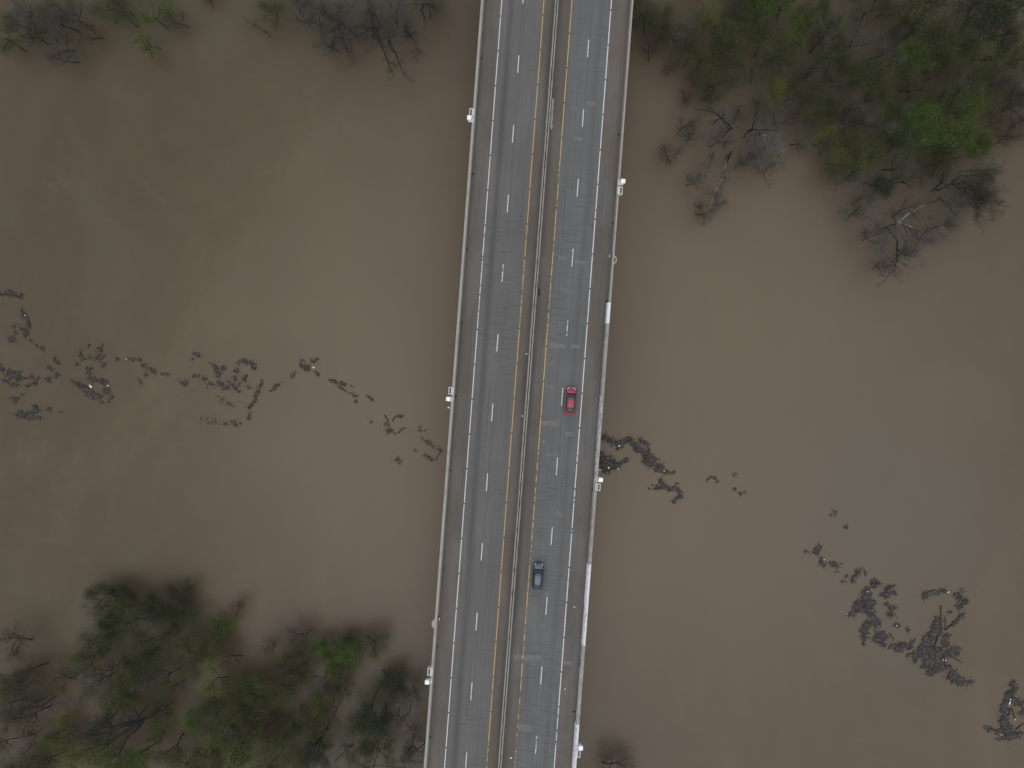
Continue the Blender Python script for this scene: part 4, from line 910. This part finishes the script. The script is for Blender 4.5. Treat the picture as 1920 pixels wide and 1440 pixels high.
raft([(44,588,12,3,65,1.2),(53,606,12,3.5,72,1.2),(48,624,7,5,80,1.3),(38,616,9,2,20,.6),(24,612,8,1.5,-20,.6)], 'vertical crooked string of driftwood near the left edge', seed=2)
raft([(24,638,6,6,0,1.3),(28,625,3,2,80,.5)], 'small round dark driftwood clump left of the crooked string', seed=3)
raft([(70,648,5,1.5,20,.6),(80,655,5,2,60,.7),(57,640,5,1,40,.3)], 'few sparse chips below the crooked string', seed=4, brown=.6)
raft([(3,692,6,8,0,1.2),(28,703,15,9,0,1.3),(27,721,14,3,10,1),(8,713,8,2,20,.8),(40,712,10,3,-10,.5)], 'large dark driftwood mat touching the left edge', seed=5)
raft([(55,722,14,2.2,-20,.8),(68,712,7,2,-40,.8),(60,706,8,4,0,.3),(90,714,6,3.5,20,1.1),(105,704,6,4,-50,.9),(94,690,5,4,0,1),(103,674,5,3,70,1),(110,682,5,3,45,.9),(95,707,6,2,0,.4)], 'broken arc of driftwood between the left edge mat and the round mat', seed=6)
raft([(182,670,12,5,-5,1),(188,655,7,6,-40,.5),(165,672,12,2.5,-20,.6),(153,668,3,3,0,.9),(165,650,4,2,-60,.5),(194,684,4,8,0,.4),(144,684,4,4,0,.5),(152,660,7,2,-60,.35)], 'thin open ring of driftwood above the round mat', seed=7, brown=.3)
raft([(168,695,9,9,0,.7),(150,722,16,5,25,1.1),(165,733,18,7,15,1.3),(178,745,12,4,10,1.2),(194,716,10,8,20,1.3),(200,733,10,7,60,1.1),(208,748,8,2.5,-60,.7),(195,754,6,2,-10,.5),(175,712,12,6,0,.6),(138,716,8,3,35,.6)], 'biggest round driftwood mat left of the bridge', seed=8)
raft([(222,674,5,1.5,0,.6),(240,674,10,1.5,5,.7),(262,673,7,3,-10,.9),(270,686,8,6,60,.2),(287,696,9,3.5,35,.9),(280,690,8,1.5,10,.6),(305,702,13,1.6,0,.8),(262,715,9,2.5,50,.5),(275,703,7,1.5,0,.4)], 'thin straggling line of driftwood between the round mat and the swirl', seed=9, brown=.45)
raft([(373,668,8,4,25,1.1),(361,673,4,2,-20,.6)], 'small driftwood clump above left of the swirl', seed=10)
raft([(348,719,9,6,30,.8),(366,706,10,4,0,.6),(385,712,8,8,0,.2),(395,720,8,7,0,.2)], 'loose patch of driftwood left of the swirl', seed=11, brown=.3)
raft([(405,690,10,5,35,1.1),(417,692,7,5,-50,1),(410,704,5,8,0,1.1),(414,720,6,9,0,1.3),(425,728,6,4,0,.7),(440,728,9,3.5,40,1),(430,715,8,8,0,.15)], 'dense crooked driftwood spine inside the swirl', seed=12)
raft([(452,678,8,4,-20,.9),(467,680,10,4.5,25,1.2),(477,688,6,3,50,1.1),(443,695,4,9,0,.7),(441,710,4,8,0,.6),(458,709,7,2.5,-60,1.2),(468,726,4,3,0,.4),(448,722,6,4,0,.3),(462,716,8,2,70,.3)], 'open driftwood ring forming the top of the swirl', seed=13)
raft([(489,720,10,2.5,-70,.9),(484,733,9,4,-60,.8),(478,748,8,3.5,-65,1.1),(470,762,8,3.5,-40,1),(466,780,7,4.5,-60,1.1)], 'driftwood tail curving down the right side of the swirl', seed=14)
raft([(441,792,8,4.5,0,.9),(420,795,10,2.5,5,.4),(395,792,16,1.8,0,.25),(385,786,18,4,10,.10)], 'faint speckled lower rim of the swirl', seed=15, brown=.4)
raft([(430,755,14,1.2,0,.35),(414,748,10,2,30,.4)], 'faint short chip line inside the swirl, under its dense spine', seed=46, brown=.5)
raft([(517,726,5,3.5,-50,1),(524,719,6,1.5,-40,.5),(508,733,4,1,0,.3)], 'small driftwood scrap right of the swirl', seed=16)
raft([(575,688,11,8,0,1.3),(589,678,5,6,0,.7),(567,676,4,5,0,.5),(595,701,9,3,45,1.1)], 'square dense driftwood clump with a tail, between swirl and tyre', seed=17)
raft([(548,706,6,1.8,-60,.8),(553,700,3,1,0,.3)], 'tiny driftwood scrap left of the square clump', seed=18, brown=.6)
raft([(628,716,10,3,20,.8),(643,719,8,4.5,30,1.2),(620,713,6,1.5,20,.5),(638,726,6,2,40,.5),(660,724,4,1,0,.4)], 'elongated driftwood raft above the floating tyre', seed=19)
raft([(668,742,7,1.8,5,.9),(660,738,3,1.5,0,.5),(690,743,5,2,20,.7),(697,749,7,1.5,40,.9)], 'thin driftwood bits just above right of the tyre', seed=20, brown=.4)
raft([(728,808,5,5,0,1.2),(734,807,4,1.5,0,.8),(722,796,3,2,0,.7),(753,782,3,5,0,.8),(748,780,4,3,0,.5),(744,812,5,1.2,-30,.6)], 'knot of dark driftwood with forked branches left of the bridge', seed=21)
raft([(785,808,11,1.2,0,.6),(787,802,2,4,0,.4),(800,828,6,3,30,1),(790,820,4,1,30,.3),(815,838,8,1.2,25,.5),(826,844,3,3,0,.8)], 'broken thin line of driftwood running down to the left parapet', seed=22, brown=.3)
raft([(800,855,6,3.5,20,.9),(808,861,4,2,0,.9),(780,843,2,2,0,.3)], 'small driftwood clump beside the curved stick by the bridge', seed=23)
raft([(746,861,6,3,-40,.5),(695,790,4,1.5,50,.4),(742,863,8,1.5,-20,.3),(750,867,4,3,50,.3)], 'faint driftwood specks below the forked knot', seed=24, brown=.6)
raft([(38,777,12,3.5,5,1.2),(55,779,14,5,10,1.4),(68,772,6,10,5,1.4),(70,783,7,3,0,1.2),(66,764,4,3,0,1)], 'solid triangular driftwood mat at lower left, apart from the others', seed=25, brown=.03)
raft([(95,768,6,1.5,0,.9),(115,773,3,1.2,20,.5),(30,748,5,2.5,0,.9),(40,740,3,1.5,0,.4),(28,755,4,1,0,.3),(22,746,4,1,-20,.2)], 'few brown chips round the triangular mat', seed=26, brown=.7)
raft([(1135,821,12,4,15,1.2),(1146,826,8,4,20,1.2),(1159,836,8,6,30,1.4),(1163,829,6,5,0,1.3),(1174,825,7,4,-20,1.2)], 'driftwood boom starting at the right parapet', seed=27, brown=.03)
raft([(1180,822,6,3,0,1),(1187,830,8,6,40,1.3),(1193,838,8,6,45,1.3),(1202,826,11,3,25,1.1),(1213,830,6,2,20,1),(1204,846,8,7,40,1.3),(1214,850,7,5,40,1.2),(1213,860,9,7,35,1.3),(1225,862,8,6,25,1.3),(1219,870,8,4,20,1.2),(1233,876,10,6,30,1.3),(1244,884,9,4,35,1.2),(1252,887,3,3,0,.9)], 'longest dark driftwood boom sloping down right from the bridge', seed=28, brown=.03)
raft([(1127,852,5,10,0,1.2),(1130,868,8,12,0,1.3),(1142,866,9,10,0,1.4),(1150,874,10,6,0,1.3),(1160,870,7,5,-30,1.1),(1135,880,10,4,0,1.1)], 'thick driftwood mass jammed against the right parapet', seed=29, brown=.03)
raft([(1173,862,3,3.5,-40,.9),(1170,866,3,1,0,.5),(1262,887,4,3,0,.8)], 'two loose chips off the driftwood by the bridge', seed=30, brown=.5)
raft([(1238,903,5,5,30,1),(1233,914,9,3,-5,1),(1243,912,7,3,0,1.1),(1252,916,7,3,30,1.1),(1260,917,8,4,0,1),(1272,920,5,5,45,1),(1273,931,4,6,10,1.1),(1267,937,6,3,-30,1),(1270,909,3,1.5,50,.4)], 'hook shaped driftwood raft below the long boom', seed=31)
raft([(1337,896,9,1.6,18,1),(1328,898,4,1.5,-30,.5),(1345,904,3,1.3,0,.6),(1377,891,6,1.3,40,.7),(1378,919,2,3,0,.7),(1390,926,4,1.5,0,.6),(1397,923,1.5,2,0,.5)], 'thin scattered driftwood slivers in mid water right of the hook', seed=32, brown=.35)
raft([(1562,958,8,1,50,.5),(1586,990,6,1.8,45,.5),(1560,965,4,1,40,.3)], 'row of tiny specks above the right-hand driftwood swirl', seed=33, brown=.4)
raft([(1536,1028,8,5,-30,1.1),(1530,1037,4,6,0,.9),(1541,1050,5,6,0,.8),(1544,1060,2,7,0,.4),(1558,1058,8,5,0,.35),(1572,1062,6,8,0,.15),(1508,1034,4,2,0,.3)], 'small question mark shaped driftwood clump at the upper end of the right swirl', seed=34)
raft([(1603,1082,8,4,-50,1.1),(1607,1072,6,3,50,.9),(1590,1080,6,1.2,0,.5),(1622,1074,6,1.5,70,.4),(1580,1090,4,1,0,.3)], 'small double clump of driftwood between question mark and swirl', seed=35)
raft([(1638,1091,10,3,20,1.2),(1640,1097,6,3,20,1),(1626,1108,6,4,60,1),(1624,1118,9,7,70,1.4),(1612,1132,12,8,-45,1.4),(1630,1132,9,7,20,1.3),(1618,1145,9,6,0,1.3),(1600,1150,8,5,-20,1.2),(1637,1130,6,3,0,.9)], 'dense left shoulder of the right-hand driftwood swirl', seed=36, brown=.03)
raft([(1660,1116,9,7,10,1.2),(1666,1103,9,2.5,-15,1),(1674,1112,5,4,0,.9),(1670,1098,6,1.5,-10,.7),(1665,1136,8,4,30,.7),(1668,1153,6,7,0,.7),(1682,1172,6,4,30,.7),(1702,1181,2,5,0,.6),(1677,1140,4,3,0,.4)], 'loose inner string of driftwood inside the right-hand swirl', seed=37)
raft([(1636,1158,9,7,20,1.3),(1644,1168,7,8,60,1.2),(1620,1178,5,12,0,1.2),(1628,1172,6,9,0,1.1),(1620,1196,4,10,0,1),(1652,1190,8,8,0,1.3),(1645,1200,10,5,0,1.2),(1655,1208,7,5,30,1.1),(1633,1150,10,4,0,.8)], 'lower left lobe of the right-hand swirl with a hanging tip', seed=38, brown=.03)
raft([(1677,1212,7,6,0,1.1),(1692,1209,12,4,5,1.2),(1687,1218,6,4,45,1),(1703,1212,7,3,0,1),(1714,1200,12,2,-40,.9),(1665,1195,10,1.6,35,.7)], 'thin lower link of driftwood joining both lobes of the swirl', seed=39)
raft([(1735,1115,9,3.5,-15,1.2),(1750,1111,12,3,-8,1.2),(1770,1109,9,1.3,15,.8)], 'short arc of driftwood at the top of the right-hand swirl', seed=40)
raft([(1796,1122,5,6,0,1.2),(1808,1128,6,5,45,1.1),(1797,1136,5,5,0,1.1),(1800,1155,9,3.5,-50,1),(1788,1170,9,3,-45,.9),(1782,1148,3,1.5,0,.4),(1805,1107,6,1,30,.3)], 'right side of the right-hand swirl in two clumps', seed=41)
raft([(1758,1168,8,10,0,1.2),(1752,1185,12,9,-40,1.4),(1740,1200,13,9,-40,1.5),(1722,1228,12,8,-20,1.5),(1738,1218,14,11,0,1.5),(1755,1225,14,12,0,1.4),(1745,1245,12,11,0,1.4),(1765,1240,12,9,0,1.3),(1748,1260,10,5,-10,1.3),(1773,1195,8,6,0,1.3),(1790,1218,9,7,0,1.3),(1775,1225,12,7,30,1.1),(1762,1256,8,4,0,1.1),(1731,1250,7,3,0,.9),(1772,1208,8,8,0,.6)], 'largest driftwood mat of all, tangled with logs, low at right', seed=42, brown=.05)
raft([(1780,1252,8,6,40,1.3),(1786,1266,8,8,0,1.4),(1795,1275,10,7,10,1.4),(1806,1280,8,5,0,1.3),(1818,1278,6,4,0,.9)], 'rounded tail of driftwood below the largest mat', seed=43, brown=.03)
raft([(1896,1283,5,6,50,1),(1902,1295,4,7,0,.9),(1888,1310,6,8,0,1.3),(1900,1314,12,5,0,1.3),(1914,1320,8,5,0,1.3),(1884,1335,7,14,0,1.4),(1881,1355,7,12,0,1.4),(1889,1365,8,8,0,1.2),(1876,1376,9,8,0,1.3),(1895,1381,12,5,0,1.2),(1908,1376,8,6,-20,1.1),(1917,1335,5,5,0,1),(1893,1300,8,6,0,.5)], 'driftwood ring cut by the right edge near the bottom', seed=44, brown=.05)
raft([(1850,1363,3,3,0,1),(1853,1370,6,1.2,-60,.6),(1860,1366,8,1.2,40,.6)], 'small forked scrap left of the driftwood ring at the right edge', seed=45)

# single logs and sticks that stand out
def log(x0, y0, x1, y1, rad, label, bend=0.0, mat=None, z=.09):
    a = P(x0, y0, z); b = P(x1, y1, z); mid = (a+b)/2; d = b-a; nrm = Vector((-d.y, d.x, 0)); t = Tree(int(x0+y0)); pts = []
    for i in range(7):
        s_ = i/6; pts.append(a.lerp(b, s_)+nrm*bend*math.sin(math.pi*s_)-mid*1.0+Vector((0, 0, z)))
    segs = [(pts[i], pts[i+1], rad*(1-.6*i/6), rad*(1-.6*(i+1)/6)) for i in range(6)]
    if (b-a).length > 1.6:
        for i in (2, 4):
            dd = (pts[i+1]-pts[i]).normalized(); o2 = pts[i]+Vector((dd.x*.3-dd.y*.35, dd.y*.3+dd.x*.35*(1 if i == 2 else -1), .02)); segs.append((pts[i], o2, rad*.4, rad*.15))
    v, f = tubes(segs, 6, .5); o = link_mesh('drift_log', np_mesh('drift_log', v, f), mat or M['bark']); o.location = mid-Vector((0, 0, z))
    tag(o, label, 'log', 'single floating logs and sticks')
log(0,552,22,553,.10,'dark stick through the highest tuft at the left edge'); log(20,552,44,560,.14,'dark log pointing down right from the highest tuft at the left edge')
log(640,728,656,739,.10,'straight dark log just above left of the floating tyre')
log(721,779,729,803,.10,'curved dark stick on the left of the forked knot',.1); log(736,790,747,778,.10,'short arched stick above the forked knot',.12)
log(748,811,762,802,.11,'short arched stick right of the forked knot',.12); log(827,847,817,866,.07,'thin curved stick lying beside the left parapet',-.1)
log(456,712,464,704,.16,'short dark block of wood at the centre of the left swirl'); log(486,726,492,716,.07,'little stick at the right rim of the left swirl')
log(1660,1105,1681,1097,.09,'stick lying across the top of the inner string of the right swirl'); log(1668,1188,1677,1200,.12,'dark log in the link between both lobes of the right swirl')
log(1684,1208,1706,1208,.09,'straight stick along the lower link of the right swirl'); log(1764,1136,1765,1186,.11,'long upright log on top of the largest mat')
log(1772,1158,1771,1180,.08,'shorter upright log right of the long upright one',.05); log(1773,1181,1792,1164,.14,'thick log slanting up right on the largest mat')
log(1759,1192,1746,1220,.17,'blackest log across the middle of the largest mat',.05); log(1778,1228,1805,1243,.10,'log sticking out to the right of the largest mat')
log(1741,1250,1740,1269,.08,'short stick pointing down from the largest mat'); log(1897,1328,1903,1349,.11,'dark stick inside the ring at the right edge'); log(1905,1368,1920,1356,.10,'stick lying across the ring at the right edge')
log(1224,917,1250,914,.09,'slim dark stick along the hook shaped raft'); log(1216,915,1220,920,.12,'isolated short block of wood left of the hook shaped raft'); log(1223,910,1226,912,.12,'isolated tiny block of wood beside the hook shaped raft')
log(1228,860,1240,866,.09,'curved stick on the long boom by the bridge',.15); log(1197,822,1216,833,.10,'curved log on top of the long boom by the bridge',-.08)
log(1640,1170,1641,1190,.07,'thin upright stick in the lower left lobe of the right swirl'); log(1620,1186,1621,1206,.09,'stick hanging off the tip of the lower left lobe')
log(1640,1103,1625,1100,.09,'dark stick on the upper left shoulder of the right swirl'); log(1765,1105,1778,1109,.08,'thin stick at the end of the short arc',.08)
log(1755,1208,1763,1235,.08,'grey log lying down the largest mat', 0, M['drift'][1]); log(1728,1212,1748,1230,.08,'grey log crossing the left of the largest mat', 0, M['drift'][1])
log(1738,1188,1732,1208,.07,'short grey log in the upper left of the largest mat', 0, M['drift'][1]); log(1768,1212,1786,1222,.08,'grey log lying right of the blackest log', 0, M['drift'][1])

# floating tyre
t = empty('floating_tyre', P(667, 753, .05)); tag(t, 'black tyre floating alone in the water left of the bridge', 'tyre')
vs = []; fs = []; NN, MM = 24, 10
for i in range(NN):
    a = i*2*math.pi/NN
    for j in range(MM):
        b = j*2*math.pi/MM; rr_ = .24+.115*math.cos(b); vs.append((rr_*math.cos(a), rr_*math.sin(a), .09*math.sin(b)))
for i in range(NN):
    for j in range(MM): fs.append((i*MM+j, ((i+1)%NN)*MM+j, ((i+1)%NN)*MM+(j+1)%MM, i*MM+(j+1)%MM))
m = MB(); m.add(vs, fs); m.build('tyre_carcass', M['tyre'], t, smooth=True)
m = MB(); ring = [(.135*math.cos(i*math.pi/8), .135*math.sin(i*math.pi/8)) for i in range(16)]; m.prism(ring, -.05, -.02); m.build('mud_fill', simple('silt_in_tyre', (.17, .13, .10), .9), t)
# white foam and bottles among the driftwood
for (px, py, s_, lb) in ((170,724,.22,'white plank of foam lying on the biggest round mat'),(202,723,.12,'white foam bit at the right of the biggest round mat'),(588,689,.17,'round white foam piece on the square driftwood clump'),
    (47,591,.09,'tiny white bit on the crooked string near the left edge'),(1161,836,.15,'white foam piece on the boom near the right parapet'),(1141,877,.15,'white foam piece on the mass jammed at the right parapet'),
    (1125,881,.15,'pale foam bit touching the right parapet below the jam'),(1159,879,.12,'grey foam bit at the right end of the jammed mass'),(1123,853,.16,'pale foam bit against the right parapet above the jam'),(1778,1110,.14,'white bit at the end of the short arc at right'),
    (1627,1109,.10,'white speck on the upper left shoulder of the right swirl'),(1588,1151,.08,'lone white speck left of the right swirl'),(1681,1173,.10,'white speck on the inner string of the right swirl'),(1894,1311,.12,'upper white bit on the ring at the right edge'),
    (1893,1318,.17,'longer white bit on the ring at the right edge'),(1773,1238,.11,'white speck on the lower right of the largest mat'),(1545,1049,.10,'white speck on the question mark shaped clump'),(1903,1349,.10,'white speck at the end of the stick in the ring'),
    (1245,883,.10,'white speck at the lower end of the long boom'),(237,673,.09,'white speck on the thin straggling line'),(1768,1237,.09,'tiny white chip left of the white speck on the largest mat')):
    r2 = random.Random(int(px)); m = MB(); n = 7; el = 2.0 if s_ in (.22, .17) and px != 588 else 1.0; th = R(-50)
    if px == 1893: th = R(70)
    pts = []
    for i in range(n):
        a = i*2*math.pi/n; x_ = s_*el*math.cos(a)*r2.uniform(.8, 1.15); y_ = s_*(.6 if el > 1 else 1)*math.sin(a)*r2.uniform(.8, 1.15); pts.append((x_*math.cos(th)-y_*math.sin(th), x_*math.sin(th)+y_*math.cos(th)))
    m.prism(pts, 0, .10); o = m.build('foam_piece', M['foam'], loc=P(px, py, .10)); tag(o, lb, 'foam', 'white floating bits among the driftwood')
